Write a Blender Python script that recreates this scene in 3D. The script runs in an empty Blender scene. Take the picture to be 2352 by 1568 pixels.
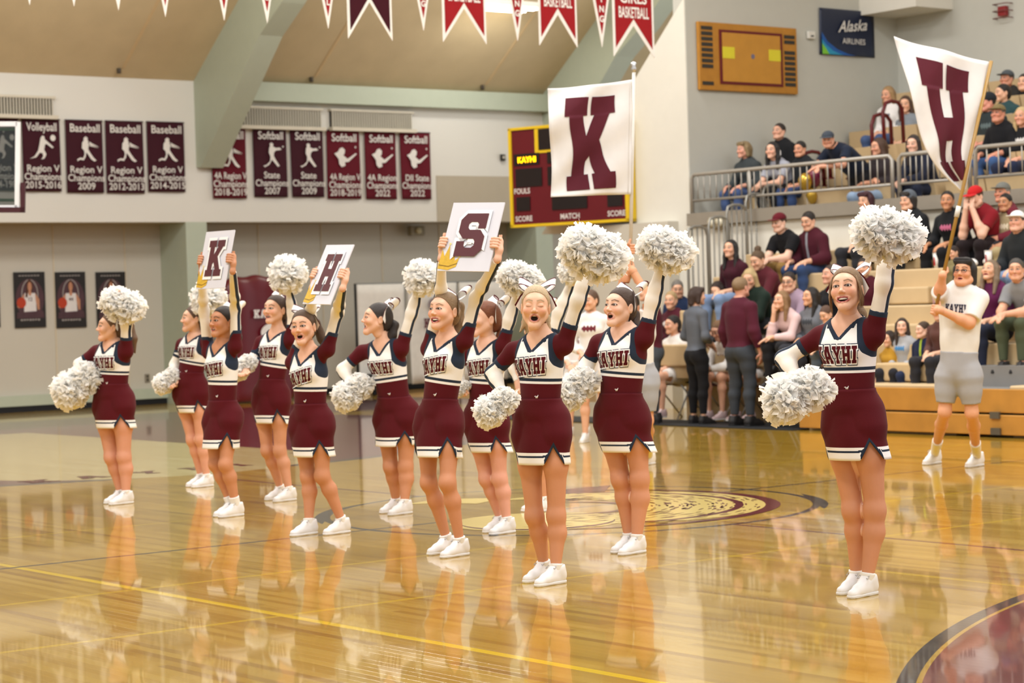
import bpy, bmesh, math, random
import numpy as np
from mathutils import Vector, Matrix
random.seed(7); RNG = np.random.default_rng(7)
SC = bpy.context.scene; COL = SC.collection
V = lambda *a: np.array(a, float)
# ---------------------------------------------------------------- camera (world: X across the court, Y along it, Z up)
FPX, PITCH, ROLL, CAMH, YAW = 4982.784, 0.01801292, -0.0306152, 1.5418155, 0.65937624
CAMP = V(-10.1744, -12.4766, CAMH)
RH = V(math.cos(YAW), -math.sin(YAW), 0); FH = V(math.sin(YAW), math.cos(YAW), 0); UP = V(0, 0, 1)
_F = FH*math.cos(PITCH) - UP*math.sin(PITCH); _U = np.cross(RH, _F)
CR = math.cos(ROLL)*RH + math.sin(ROLL)*_U; CU = -math.sin(ROLL)*RH + math.cos(ROLL)*_U
cam_d = bpy.data.cameras.new('camera'); cam = bpy.data.objects.new('camera', cam_d); COL.objects.link(cam)
M = Matrix.Identity(4)
for i in range(3):
    M[i][0], M[i][1], M[i][2], M[i][3] = CR[i], CU[i], -_F[i], CAMP[i]
cam.matrix_world = M
cam_d.sensor_width = 36; cam_d.sensor_fit = 'HORIZONTAL'; cam_d.lens = FPX/2352*36
cam_d.clip_end = 200; cam_d.dof.use_dof = True; cam_d.dof.focus_distance = 10.8; cam_d.dof.aperture_fstop = 4.2
SC.camera = cam
def ray(x, y): return _F + CR*((x-1176)/FPX) - CU*((y-784)/FPX)
def at(x, y, d):                       # the point seen at photo pixel (x, y), d metres ahead of the camera
    r = ray(x, y); return CAMP + r*(d/(r @ FH))
def atZ(x, y, z=0.0): r = ray(x, y); return CAMP + r*((z-CAMP[2])/r[2])
def atX(x, y, X): r = ray(x, y); return CAMP + r*((X-CAMP[0])/r[0])
def atY(x, y, Y): r = ray(x, y); return CAMP + r*((Y-CAMP[1])/r[1])
def depth(p): return float((np.asarray(p)-CAMP) @ FH)
def cdir(x, y, z=0): return RH*x + FH*y + UP*z   # camera-aligned horizontal frame to world
# ---------------------------------------------------------------- world light, lamps, exposure
w = bpy.data.worlds.new('world'); SC.world = w; w.use_nodes = True
w.node_tree.nodes['Background'].inputs[0].default_value = (1.0, 0.995, 0.985, 1)
w.node_tree.nodes['Background'].inputs[1].default_value = 0.80
SC.view_settings.view_transform = 'Standard'; SC.view_settings.look = 'None'
SC.view_settings.exposure = 0.10; SC.view_settings.gamma = 1.0
try: SC.view_settings.use_curve_mapping = False
except Exception: pass
SC.cycles.max_bounces = 6; SC.cycles.diffuse_bounces = 3; SC.cycles.glossy_bounces = 3
SC.cycles.transparent_max_bounces = 6; SC.cycles.use_denoising = True
SC.cycles.caustics_reflective = False; SC.cycles.caustics_refractive = False; SC.cycles.sample_clamp_indirect = 4
def area(loc, sx, sy, power, col=(1, .995, .985), rot=(0, 0, 0)):
    l = bpy.data.lights.new('gym_and_fill_light', 'AREA'); l.shape = 'RECTANGLE'; l.size = sx; l.size_y = sy
    l.energy = power*.66; l.color = col
    o = bpy.data.objects.new('gym_and_fill_light', l); o.location = loc; o.rotation_euler = rot; COL.objects.link(o); return o
for lx in (-6.5, 0.0, 6.5):
    for ly in (-10.5, -4.0, 2.5, 9.0):
        area((lx, ly, 9.2), 1.6, 3.0, 520)
area((12.4, 3.5, 7.2), 2.0, 7.0, 110)
for lx in (-4.0, 4.5, 12.0): area((lx, 13.6, 6.6), 4.0, .8, 280, rot=(math.radians(150), 0, 0))   # added fill lights without fixtures, aimed up to brighten the pitched ceiling
area((3.0, 13.0, 7.4), 9.0, 1.2, 200)
# ---------------------------------------------------------------- materials
MATS = {}
def lin(c):
    if isinstance(c, str):
        c = [int(c[i:i+2], 16)/255 for i in (0, 2, 4)]
        c = [x/12.92 if x <= .04045 else ((x+.055)/1.055)**2.4 for x in c]
    return (c[0], c[1], c[2], 1)
class NT:
    def __init__(s, name):
        s.m = bpy.data.materials.new(name); s.m.use_nodes = True; s.t = s.m.node_tree; s.n = s.t.nodes
        s.b = s.n['Principled BSDF']
    def node(s, t, **kw):
        n = s.n.new(t)
        for k, v in kw.items(): setattr(n, k, v)
        return n
    def link(s, a, b): s.t.links.new(a, b)
    def put(s, sock, v):
        if hasattr(v, 'is_output'): s.link(v, sock)
        else: sock.default_value = v
    def m_(s, op, a, b=0.0, c=0.0):
        n = s.node('ShaderNodeMath', operation=op)
        s.put(n.inputs[0], a); s.put(n.inputs[1], b); s.put(n.inputs[2], c); return n.outputs[0]
    def mix(s, f, a, b):
        n = s.node('ShaderNodeMix', data_type='RGBA'); s.put(n.inputs[0], f); s.put(n.inputs[6], a); s.put(n.inputs[7], b); return n.outputs[2]
    def attr(s, name): return s.node('ShaderNodeAttribute', attribute_name=name)
    def noise(s, scale, vec=None, detail=3, rough=.5):
        n = s.node('ShaderNodeTexNoise'); n.inputs['Scale'].default_value = scale; n.inputs['Detail'].default_value = detail
        n.inputs['Roughness'].default_value = rough
        if vec is not None: s.link(vec, n.inputs['Vector'])
        return n
    def coord(s, kind='Object'): return s.node('ShaderNodeTexCoord').outputs[kind]
    def mapping(s, vec, sc=(1, 1, 1)):
        n = s.node('ShaderNodeMapping'); n.inputs['Scale'].default_value = sc; s.link(vec, n.inputs['Vector']); return n.outputs[0]
    def bump(s, h, strength=.2, dist=.01):
        n = s.node('ShaderNodeBump'); n.inputs['Strength'].default_value = strength; n.inputs['Distance'].default_value = dist
        s.link(h, n.inputs['Height']); s.link(n.outputs[0], s.b.inputs['Normal'])
    def col(s, v): s.put(s.b.inputs['Base Color'], v)
    def set(s, rough=.6, spec=.4, metal=0.0):
        s.b.inputs['Roughness'].default_value = rough; s.b.inputs['Specular IOR Level'].default_value = spec; s.b.inputs['Metallic'].default_value = metal
def plain(name, c, rough=.6, spec=.35, metal=0.0, var=.08, scale=6.0, bump=0.0, emit=0.0):
    key = (name, str(c), rough, metal, emit)
    if key in MATS: return MATS[key]
    N = NT(name); N.set(rough, spec, metal); c = lin(c)
    nz = N.noise(scale, N.coord())
    d = tuple(max(0, x*(1-var)) for x in c[:3])+(1,); l = tuple(min(1, x*(1+var)) for x in c[:3])+(1,)
    N.col(N.mix(nz.outputs[0], d, l))
    if bump: N.bump(N.noise(scale*14, N.coord()).outputs[0], bump)
    if emit:
        N.b.inputs['Emission Color'].default_value = c; N.b.inputs['Emission Strength'].default_value = emit
    MATS[key] = N.m; return N.m
def cloth(name, a, b=None, c=None, rough=.85, bump=.12):
    key = ('cloth', name, str(a), str(b), str(c))
    if key in MATS: return MATS[key]
    N = NT(name); N.set(rough, .2); a = lin(a)
    nz = N.noise(9, N.coord(), 4); k = N.mix(nz.outputs[0], tuple(x*.9 for x in a[:3])+(1,), tuple(min(1, x*1.08) for x in a[:3])+(1,))
    if b is not None: k = N.mix(N.m_('LESS_THAN', N.attr('dB').outputs['Fac'], 0.0), k, lin(b))
    if c is not None: k = N.mix(N.m_('LESS_THAN', N.attr('dC').outputs['Fac'], 0.0), k, lin(c))
    N.col(k); N.bump(N.noise(220, N.coord(), 2).outputs[0], bump, .004)
    N.b.inputs['Sheen Weight'].default_value = .05
    MATS[key] = N.m; return N.m
def skin(name, tone, hair, lip='b5545a'):
    key = ('skin', str(tone), str(hair), lip)
    if key in MATS: return MATS[key]
    N = NT(name); N.set(.48, .35); t = lin(tone)
    nz = N.noise(30, N.coord(), 3)
    k = N.mix(nz.outputs[0], tuple(x*.94 for x in t[:3])+(1,), tuple(min(1, x*1.05) for x in t[:3])+(1,))
    A = N.attr('mk'); sp = N.node('ShaderNodeSeparateColor'); N.link(A.outputs['Color'], sp.inputs[0])
    k = N.mix(N.m_('MULTIPLY', A.outputs['Alpha'], .45), k, (t[0]*.98, t[1]*.55, t[2]*.5, 1))
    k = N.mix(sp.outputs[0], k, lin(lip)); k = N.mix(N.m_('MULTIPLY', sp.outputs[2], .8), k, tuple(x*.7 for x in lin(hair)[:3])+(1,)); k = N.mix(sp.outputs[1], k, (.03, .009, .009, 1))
    N.col(k); N.b.inputs['Subsurface Weight'].default_value = .06; N.b.inputs['Subsurface Radius'].default_value = (.02, .008, .004)
    MATS[key] = N.m; return N.m
def hairm(c, ax='z'):
    key = ('hair', c, ax)
    if key in MATS: return MATS[key]
    N = NT('hair'); N.set(.42, .5); t = lin(c)
    v = N.mapping(N.coord(), (26, 26, 3) if ax == 'z' else (34, 3.2, 22)); nz = N.noise(6, v, 5, .75)
    N.col(N.mix(nz.outputs[0], tuple(x*.42 for x in t[:3])+(1,), tuple(min(1, x*1.6) for x in t[:3])+(1,)))
    N.bump(nz.outputs[0], .8, .010); MATS[key] = N.m; return N.m
MAROON, NAVY, WHITE = '520b14', '263040', 'f2f0ec'
# ---------------------------------------------------------------- object helpers
def mesh(name, v, f, attrs=None, smooth=True, col=None):
    me = bpy.data.meshes.new(name); v = np.asarray(v, np.float32)
    if isinstance(f, np.ndarray):
        n = len(f); k = f.shape[1]; fl = f.ravel(); st = np.arange(n)*k; tot = np.full(n, k)
    else:
        tot = np.array([len(x) for x in f]); fl = np.array([i for x in f for i in x]); st = np.r_[0, np.cumsum(tot)[:-1]] if len(f) else np.zeros(0)
    me.vertices.add(len(v)); me.vertices.foreach_set('co', v.ravel())
    me.loops.add(len(fl)); me.loops.foreach_set('vertex_index', fl.astype(np.int32))
    me.polygons.add(len(tot)); me.polygons.foreach_set('loop_start', st.astype(np.int32)); me.polygons.foreach_set('loop_total', tot.astype(np.int32))
    me.update(calc_edges=True); me.validate()
    me.polygons.foreach_set('use_smooth', np.full(len(me.polygons), bool(smooth)))
    for k, a in (attrs or {}).items():
        a = np.asarray(a, np.float32)
        if a.ndim == 1: me.attributes.new(k, 'FLOAT', 'POINT').data.foreach_set('value', a)
        else: me.attributes.new(k, 'FLOAT_COLOR', 'POINT').data.foreach_set('color', a.ravel())
    return me
def ob(name, me, mat=None, parent=None, label=None, cat=None, group=None, kind=None, loc=None):
    o = bpy.data.objects.new(name, me); COL.objects.link(o)
    if mat is not None and me is not None:
        if len(me.materials) == 0: me.materials.append(mat)
        if me.materials[0] is not mat:
            o.material_slots[0].link = 'OBJECT'; o.material_slots[0].material = mat
    if parent is not None: o.parent = parent
    if loc is not None: o.location = loc
    for k, v in (('label', label), ('category', cat), ('group', group), ('kind', kind)):
        if v: o[k] = v
    return o
def thing(name, label, cat, loc=(0, 0, 0), rz=0.0, group=None):
    o = ob(name, None, label=label, cat=cat, group=group, loc=loc); o.rotation_euler = (0, 0, rz); return o
class MB:                                        # collects boxes, bars and prisms in one mesh
    def __init__(s): s.v = []; s.f = []
    def add(s, v, f):
        b = len(s.v); s.v += [tuple(x) for x in v]; s.f += [tuple(i+b for i in q) for q in f]; return s
    def box(s, lo, hi, bev=0.0):
        x0, y0, z0 = lo; x1, y1, z1 = hi
        return s.add([(x0, y0, z0), (x1, y0, z0), (x1, y1, z0), (x0, y1, z0), (x0, y0, z1), (x1, y0, z1), (x1, y1, z1), (x0, y1, z1)],
                     [(0, 3, 2, 1), (4, 5, 6, 7), (0, 1, 5, 4), (1, 2, 6, 5), (2, 3, 7, 6), (3, 0, 4, 7)])
    def hexa(s, a, b):                            # two quads joined
        n = len(a); return s.add(list(a)+list(b), [tuple(range(n))[::-1], tuple(range(n, 2*n))]+[(i, (i+1) % n, n+(i+1) % n, n+i) for i in range(n)])
    def tube(s, pts, r, n=8, cap=True):
        pts = [np.asarray(p, float) for p in pts]; base = len(s.v)
        rr = r if hasattr(r, '__len__') else [r]*len(pts)
        up = None
        for i, p in enumerate(pts):
            d = pts[min(i+1, len(pts)-1)]-pts[max(i-1, 0)]; d = d/(np.linalg.norm(d)+1e-9)
            if up is None: up = V(0, 0, 1) if abs(d[2]) < .9 else V(1, 0, 0)
            x = np.cross(d, up); x /= np.linalg.norm(x)+1e-9; y = np.cross(x, d); up = y
            for k in range(n):
                t = 2*math.pi*k/n; s.v.append(tuple(p+rr[i]*(math.cos(t)*x+math.sin(t)*y)))
        for i in range(len(pts)-1):
            for k in range(n):
                a = base+i*n+k; b = base+i*n+(k+1) % n; s.f.append((a, b, b+n, a+n))
        if cap:
            s.f.append(tuple(base+k for k in range(n))[::-1]); e = base+(len(pts)-1)*n; s.f.append(tuple(e+k for k in range(n)))
        return s
    def mesh(s, name, smooth=False): return mesh(name, s.v, s.f, smooth=smooth)
    def ob(s, name, mat, parent=None, smooth=False, **kw): return ob(name, s.mesh(name, smooth), mat, parent, **kw)
def bevel(o, w=.006, seg=2):
    m = o.modifiers.new('bevel', 'BEVEL'); m.width = w; m.segments = seg; m.limit_method = 'ANGLE'; return o
def curve_mesh(name, loops, offset=0.0, ext=0.0):
    cu = bpy.data.curves.new(name, 'CURVE'); cu.dimensions = '2D'; cu.fill_mode = 'BOTH' if ext else 'FRONT'
    for L in loops:
        sp = cu.splines.new('POLY'); sp.points.add(len(L)-1); sp.use_cyclic_u = True
        for p, q in zip(sp.points, L): p.co = (q[0], q[1], 0, 1)
    cu.offset = offset; cu.extrude = ext
    return curve_to_mesh(cu, name)
def curve_to_mesh(cu, name):
    o = bpy.data.objects.new(name, cu); COL.objects.link(o)
    dg = bpy.context.evaluated_depsgraph_get(); me = bpy.data.meshes.new_from_object(o.evaluated_get(dg))
    bpy.data.objects.remove(o); bpy.data.curves.remove(cu); me.name = name
    n = len(me.vertices); v = np.empty(n*3, np.float32); me.vertices.foreach_get('co', v)
    f = [tuple(p.vertices) for p in me.polygons]; bpy.data.meshes.remove(me)
    return v.reshape(-1, 3).astype(float), f
_TX = {}
def text2d(s, size=1.0, bold=.0, align='CENTER', shear=0.0, sx=1.0):
    k = (s, bold, align, shear)
    if k not in _TX:
        cu = bpy.data.curves.new('txt', 'FONT'); cu.body = s; cu.size = 1.0; cu.offset = bold; cu.align_x = align; cu.shear = shear; cu.resolution_u = 3
        _TX[k] = curve_to_mesh(cu, 'txt')
    v, f = _TX[k]; v = v.copy(); v[:, :2] *= size; v[:, 0] *= sx; return v, f
# slab serif block capitals, unit height 1.2
GL = {
'H': (1.0, [[(0,1.2),(.46,1.2),(.46,.98),(.38,.98),(.38,.72),(.62,.72),(.62,.98),(.54,.98),(.54,1.2),(1,1.2),(1,.98),(.9,.98),(.9,.22),(1,.22),(1,0),(.54,0),(.54,.22),(.62,.22),(.62,.48),(.38,.48),(.38,.22),(.46,.22),(.46,0),(0,0),(0,.22),(.1,.22),(.1,.98),(0,.98)]]),
'I': (.48, [[(0,1.2),(.48,1.2),(.48,.98),(.38,.98),(.38,.22),(.48,.22),(.48,0),(0,0),(0,.22),(.1,.22),(.1,.98),(0,.98)]]),
'K': (1.0, [[(0,1.2),(.46,1.2),(.46,.98),(.38,.98),(.38,.72),(.60,.98),(.53,.98),(.53,1.2),(1,1.2),(1,.98),(.9,.98),(.64,.66),(.9,.22),(1,.22),(1,0),(.54,0),(.54,.22),(.6,.22),(.45,.47),(.38,.40),(.38,.22),(.46,.22),(.46,0),(0,0),(0,.22),(.1,.22),(.1,.98),(0,.98)]]),
'A': (1.04, [[(.30,1.2),(.74,1.2),(.95,.22),(1.04,.22),(1.04,0),(.62,0),(.62,.2),(.68,.2),(.66,.3),(.38,.3),(.36,.2),(.42,.2),(.42,0),(0,0),(0,.22),(.09,.22),(.25,.98),(.30,.98)], [(.43,.5),(.52,.88),(.61,.5)]]),
'Y': (1.04, [[(0,1.2),(.46,1.2),(.46,.98),(.4,.98),(.52,.74),(.64,.98),(.58,.98),(.58,1.2),(1.04,1.2),(1.04,.98),(.95,.98),(.66,.48),(.66,.22),(.76,.22),(.76,0),(.28,0),(.28,.22),(.38,.22),(.38,.48),(.09,.98),(0,.98)]]),
'S': (.98, [[(.2,1.2),(.95,1.2),(.95,.78),(.68,.78),(.68,.9),(.62,.96),(.40,.96),(.33,.9),(.33,.80),(.40,.74),(.78,.74),(.97,.56),(.97,.2),(.77,0),(.02,0),(.02,.42),(.30,.42),(.30,.3),(.36,.24),(.58,.24),(.66,.31),(.66,.42),(.59,.49),(.22,.49),(.02,.68),(.02,1.02)]]),
}
def word_loops(s, gap=.1):
    x = 0; out = []
    for ch in s:
        w, L = GL[ch]; out += [[(p[0]+x, p[1]) for p in l] for l in L]; x += w+gap
    x -= gap
    return [[(p[0]-x/2, p[1]-.6) for p in l] for l in out], x
def slice2d(v, f, step):                          # cut a flat mesh into strips so that it can be bent
    bm = bmesh.new(); vs = [bm.verts.new(p) for p in v]
    for q in f:
        try: bm.faces.new([vs[i] for i in q])
        except ValueError: pass
    lo = v.min(0); hi = v.max(0)
    for ax in (0, 1):
        c = lo[ax]+step
        while c < hi[ax]-1e-4:
            n = [0, 0, 0]; n[ax] = 1; p = [0, 0, 0]; p[ax] = c
            bmesh.ops.bisect_plane(bm, geom=bm.verts[:]+bm.edges[:]+bm.faces[:], plane_co=p, plane_no=n, dist=1e-5); c += step
    bm.verts.index_update(); vv = np.array([x.co[:] for x in bm.verts]); ff = [tuple(x.index for x in q.verts) for q in bm.faces]; bm.free()
    return vv, ff
def decal(name, loops, frame, mat, parent, off=.003, tri=None, **kw):   # flat print on a plane: frame = origin, right, up
    v, f = tri if tri is not None else curve_mesh(name, loops)
    o, r, u = [np.asarray(x, float) for x in frame]; n = np.cross(r, u); n /= np.linalg.norm(n)
    return ob(name, mesh(name, o+v[:, :1]*r+v[:, 1:2]*u+n*off, f, smooth=False), mat, parent, **kw)
# ---------------------------------------------------------------- signed-distance bodies and surface nets
def unit(a): a = np.asarray(a, float); return a/(np.linalg.norm(a)+1e-12)
class SDF:
    def __init__(s): s.P = []
    def cap(s, A, B, ra, rb=None, k=.02, g='', w=None, f=1.0, sub=False):
        s.P.append(('c', np.asarray(A, np.float32), np.asarray(B, np.float32), ra, ra if rb is None else rb, k, g, None if w is None else np.asarray(unit(w), np.float32), f, sub)); return s
    def ell(s, c, r, k=.02, g='', R=None, sub=False):
        s.P.append(('e', np.asarray(c, np.float32), np.asarray(r, np.float32), None if R is None else np.asarray(R, np.float32), 0, k, g, None, 1, sub)); return s
    @staticmethod
    def d(q, p):
        if q[0] == 'c':
            _, A, B, ra, rb, k, g, w, f, sub = q
            v = p-A; ab = B-A
            if w is not None: v = v+(v @ w)[..., None]*w*np.float32(1/f-1)
            L = float(ab @ ab)+1e-9; t = np.clip((v @ ab)/np.float32(L), 0, 1)
            d = v-t[..., None]*ab; d = np.sqrt((d*d).sum(-1))-(ra+t*np.float32(rb-ra))
            return d*np.float32((f+1)/2 if f < 1 else 1)
        _, c, r, R = q[:4]; v = p-c
        if R is not None: v = v @ R.T
        a = v/r; k0 = np.sqrt((a*a).sum(-1))+1e-6; b = a/r; k1 = np.sqrt((b*b).sum(-1))+1e-6
        return k0*(k0-1)/k1
    @staticmethod
    def comb(D, d, q):
        k = np.float32(q[5])
        if q[9]:
            h = np.maximum(k-np.abs(D+d), 0)/k; return np.maximum(D, -d)+h*h*k*.25
        h = np.maximum(k-np.abs(D-d), 0)/k; return np.minimum(D, d)-h*h*k*.25
    def use(s, groups): return [q for q in s.P if groups is None or q[6] in groups]
    def at(s, p, groups=None, off=0.0):
        p = np.asarray(p, np.float32); D = np.full(p.shape[:-1], .3, np.float32)
        for q in s.use(groups): D = s.comb(D, s.d(q, p), q)
        return D-off
    def bounds(s, groups=None, pad=.03):
        lo = np.full(3, 1e9); hi = -lo
        for q in s.use(groups):
            if q[9]: continue
            if q[0] == 'c':
                for P, r in ((q[1], q[3]), (q[2], q[4])): lo = np.minimum(lo, P-r); hi = np.maximum(hi, P+r)
            else: m = q[2].max(); lo = np.minimum(lo, q[1]-m); hi = np.maximum(hi, q[1]+m)
        return lo-pad, hi+pad
    def grid(s, h, groups=None, lo=None, hi=None, off=0.0):
        if lo is None: lo, hi = s.bounds(groups, .02+off+h)
        lo = np.asarray(lo, float); n = np.ceil((np.asarray(hi)-lo)/h).astype(int)+1
        ax = [(lo[i]+h*np.arange(n[i])).astype(np.float32) for i in range(3)]
        D = np.full(n, .1, np.float32)
        for q in s.use(groups):
            m = q[5]+off+2.5*h+.012
            if q[0] == 'c':
                a = np.minimum(q[1]-q[3], q[2]-q[4])-m; b = np.maximum(q[1]+q[3], q[2]+q[4])+m
            else: a = q[1]-q[2].max()-m; b = q[1]+q[2].max()+m
            i0 = np.clip(np.floor((a-lo)/h).astype(int), 0, n); i1 = np.clip(np.ceil((b-lo)/h).astype(int)+1, 0, n)
            if (i1 <= i0).any(): continue
            sl = tuple(slice(i0[i], i1[i]) for i in range(3))
            p = np.stack(np.meshgrid(*[ax[i][sl[i]] for i in range(3)], indexing='ij'), -1)
            D[sl] = s.comb(D[sl], s.d(q, p), q)
        return D-np.float32(off), lo, ax
def gridp(ax): return np.stack(np.meshgrid(*ax, indexing='ij'), -1)
def nets(D, lo, h, keep=None):
    s = D < 0; nx, ny, nz = D.shape
    c = sum(s[i:nx-1+i, j:ny-1+j, k:nz-1+k].astype(np.int8) for i in (0, 1) for j in (0, 1) for k in (0, 1))
    mix = (c > 0) & (c < 8); I = np.argwhere(mix)
    if len(I) == 0: return np.zeros((0, 3)), np.zeros((0, 4), int)
    idx = np.full(mix.shape, -1, np.int64); idx[mix] = np.arange(len(I))
    acc = np.zeros((len(I), 3)); cnt = np.zeros(len(I))
    cor = [(i, j, k) for i in (0, 1) for j in (0, 1) for k in (0, 1)]
    val = {q: D[I[:, 0]+q[0], I[:, 1]+q[1], I[:, 2]+q[2]] for q in cor}
    for a in cor:
        for ax in range(3):
            if a[ax]: continue
            b = list(a); b[ax] = 1; b = tuple(b); da, db = val[a], val[b]; x = (da < 0) != (db < 0)
            t = np.where(x, da/np.where(x, da-db, 1), 0)
            p = np.array(a, float)[None].repeat(len(I), 0); p[:, ax] = t
            acc[x] += p[x]; cnt += x
    v = lo+h*(I+acc/cnt[:, None]); F = []
    for ax in range(3):
        u, w_ = (ax+1) % 3, (ax+2) % 3
        A = [slice(None)]*3; B = [slice(None)]*3; A[ax] = slice(0, -1); B[ax] = slice(1, None)
        e = s[tuple(A)] != s[tuple(B)]; E_ = np.argwhere(e)
        ok = (E_[:, u] > 0) & (E_[:, w_] > 0) & (E_[:, u] < D.shape[u]-1) & (E_[:, w_] < D.shape[w_]-1); E_ = E_[ok]
        if len(E_) == 0: continue
        du = np.zeros(3, int); du[u] = 1; dw = np.zeros(3, int); dw[w_] = 1
        q = np.stack([idx[tuple((E_-du-dw).T)], idx[tuple((E_-dw).T)], idx[tuple(E_.T)], idx[tuple((E_-du).T)]], 1)
        ins = s[tuple(E_.T)]; q[~ins] = q[~ins][:, ::-1]; F.append(q)
    F = np.concatenate(F); F = F[(F >= 0).all(1)]
    if keep is not None:
        kv = keep(v); F = F[kv[F].all(1)]
        m = np.full(len(v), -1); us = np.unique(F); m[us] = np.arange(len(us)); v = v[us]; F = m[F]
    return v, F
def big(v, F, frac=.05):                            # drop stray crumbs of a surface
    if len(F) == 0: return v, F
    lab = np.arange(len(v))
    while True:
        m = lab[F].min(1); new = lab.copy()
        for k in range(F.shape[1]): np.minimum.at(new, F[:, k], m)
        new = new[new]
        if (new == lab).all(): break
        lab = new
    u, inv, c = np.unique(lab, return_inverse=True, return_counts=True); ok = (c >= frac*len(v))[inv]; F = F[ok[F].all(1)]
    m = np.full(len(v), -1); us = np.unique(F); m[us] = np.arange(len(us)); return v[us], m[F]
def join(parts):                                  # [(v, quads, mk)] -> one mesh
    v = np.concatenate([p[0] for p in parts]); o = 0; F = []
    for p in parts: F.append(p[1]+o); o += len(p[0])
    return v, np.concatenate(F), np.concatenate([p[2] for p in parts])
# ---------------------------------------------------------------- head (local frame: face looks to -Y, +X is the person's left)
def head_sdf(opn=1.0, smile=0.0, male=False, eyes='open', big=1.0):
    S = SDF(); dz = -.014*opn
    S.ell((0, .012, .035), (.073, .093, .086), .02)
    S.ell((0, -.033, -.012), (.0585, .060, .080), .03)
    S.cap((-.050, .0, -.045), (-.015, -.062, -.086+dz), .021, .017, .03); S.cap((.050, .0, -.045), (.015, -.062, -.086+dz), .021, .017, .03)
    S.cap((-.006, -.074, -.090+dz), (.006, -.074, -.090+dz), .017, .017, .025)
    if male: S.cap((-.055, -.01, -.06), (-.026, -.062, -.09), .026, .022, .02); S.cap((.055, -.01, -.06), (.026, -.062, -.09), .026, .022, .02)
    S.cap((-.026, -.073, .036), (.026, -.073, .036), .013+.003*male, .013+.003*male, .03)
    for sx in (-1, 1):
        S.ell((sx*.032, -.103, .007), (.019, .014, .013), .012, sub=True)
        S.ell((sx*.040, -.066, -.024-.0*smile), (.023, .024, .02+.004*smile), .025)
        S.ell((sx*.031, -.0785, .006), (.0170, .0150, .0145), .006)
    S.cap((0, -.089, .020), (0, -.103, -.020), .0065, .0085, .014); S.ell((0, -.108, -.025), (.0092, .0095, .0082), .01)
    for sx in (-1, 1): S.ell((sx*.0108, -.099, -.029), (.0072, .009, .0064), .006)
    mw = .0215+.010*smile; mh = .002+.0125*opn; mz = -.058-.006*opn; zz = lambda t: (mh+.003)*math.sin(t)*((1-.45*smile) if math.sin(t) > 0 else (1+.15*smile))+.010*smile*math.cos(t)**2
    n = 12
    L = [(mw*1.05*math.cos(t), -.0885+.013*abs(math.cos(t))**2 + (.0 if math.sin(t) > 0 else .001), mz+zz(t)) for t in np.linspace(0, 2*math.pi, n, endpoint=False)]
    for i in range(n): S.cap(L[i], L[(i+1) % n], .0050, .0050, .007)
    if opn > .05:
        S.ell((0, -.100, mz-.0035*smile*opn), (mw*(.92-.25*smile), .040, mh*(.92-.12*smile)), .003, sub=True)
        if smile > .3:
            for sx in (-1, 1): S.ell((sx*mw*.45, -.098, mz+.001), (mw*.46, .036, mh*.62), .004, sub=True)
    if eyes == 'open':
        for sx in (-1, 1): S.ell((sx*.0315, -.096, .006), (.0154, .0150, .0064), .002, sub=True)
    for sx in (-1, 1):
        S.ell((sx*.0755, .014, -.006), (.0085, .019, .031), .006); S.ell((sx*.084, .010, -.004), (.006, .011, .018), .006, sub=True)
    S.cap((0, .018, -.05), (0, .026, -.105), .0425+.010*male, .041+.010*male, .035)
    return S, dict(L=L, mw=mw, mh=mh, mz=mz)
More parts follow.
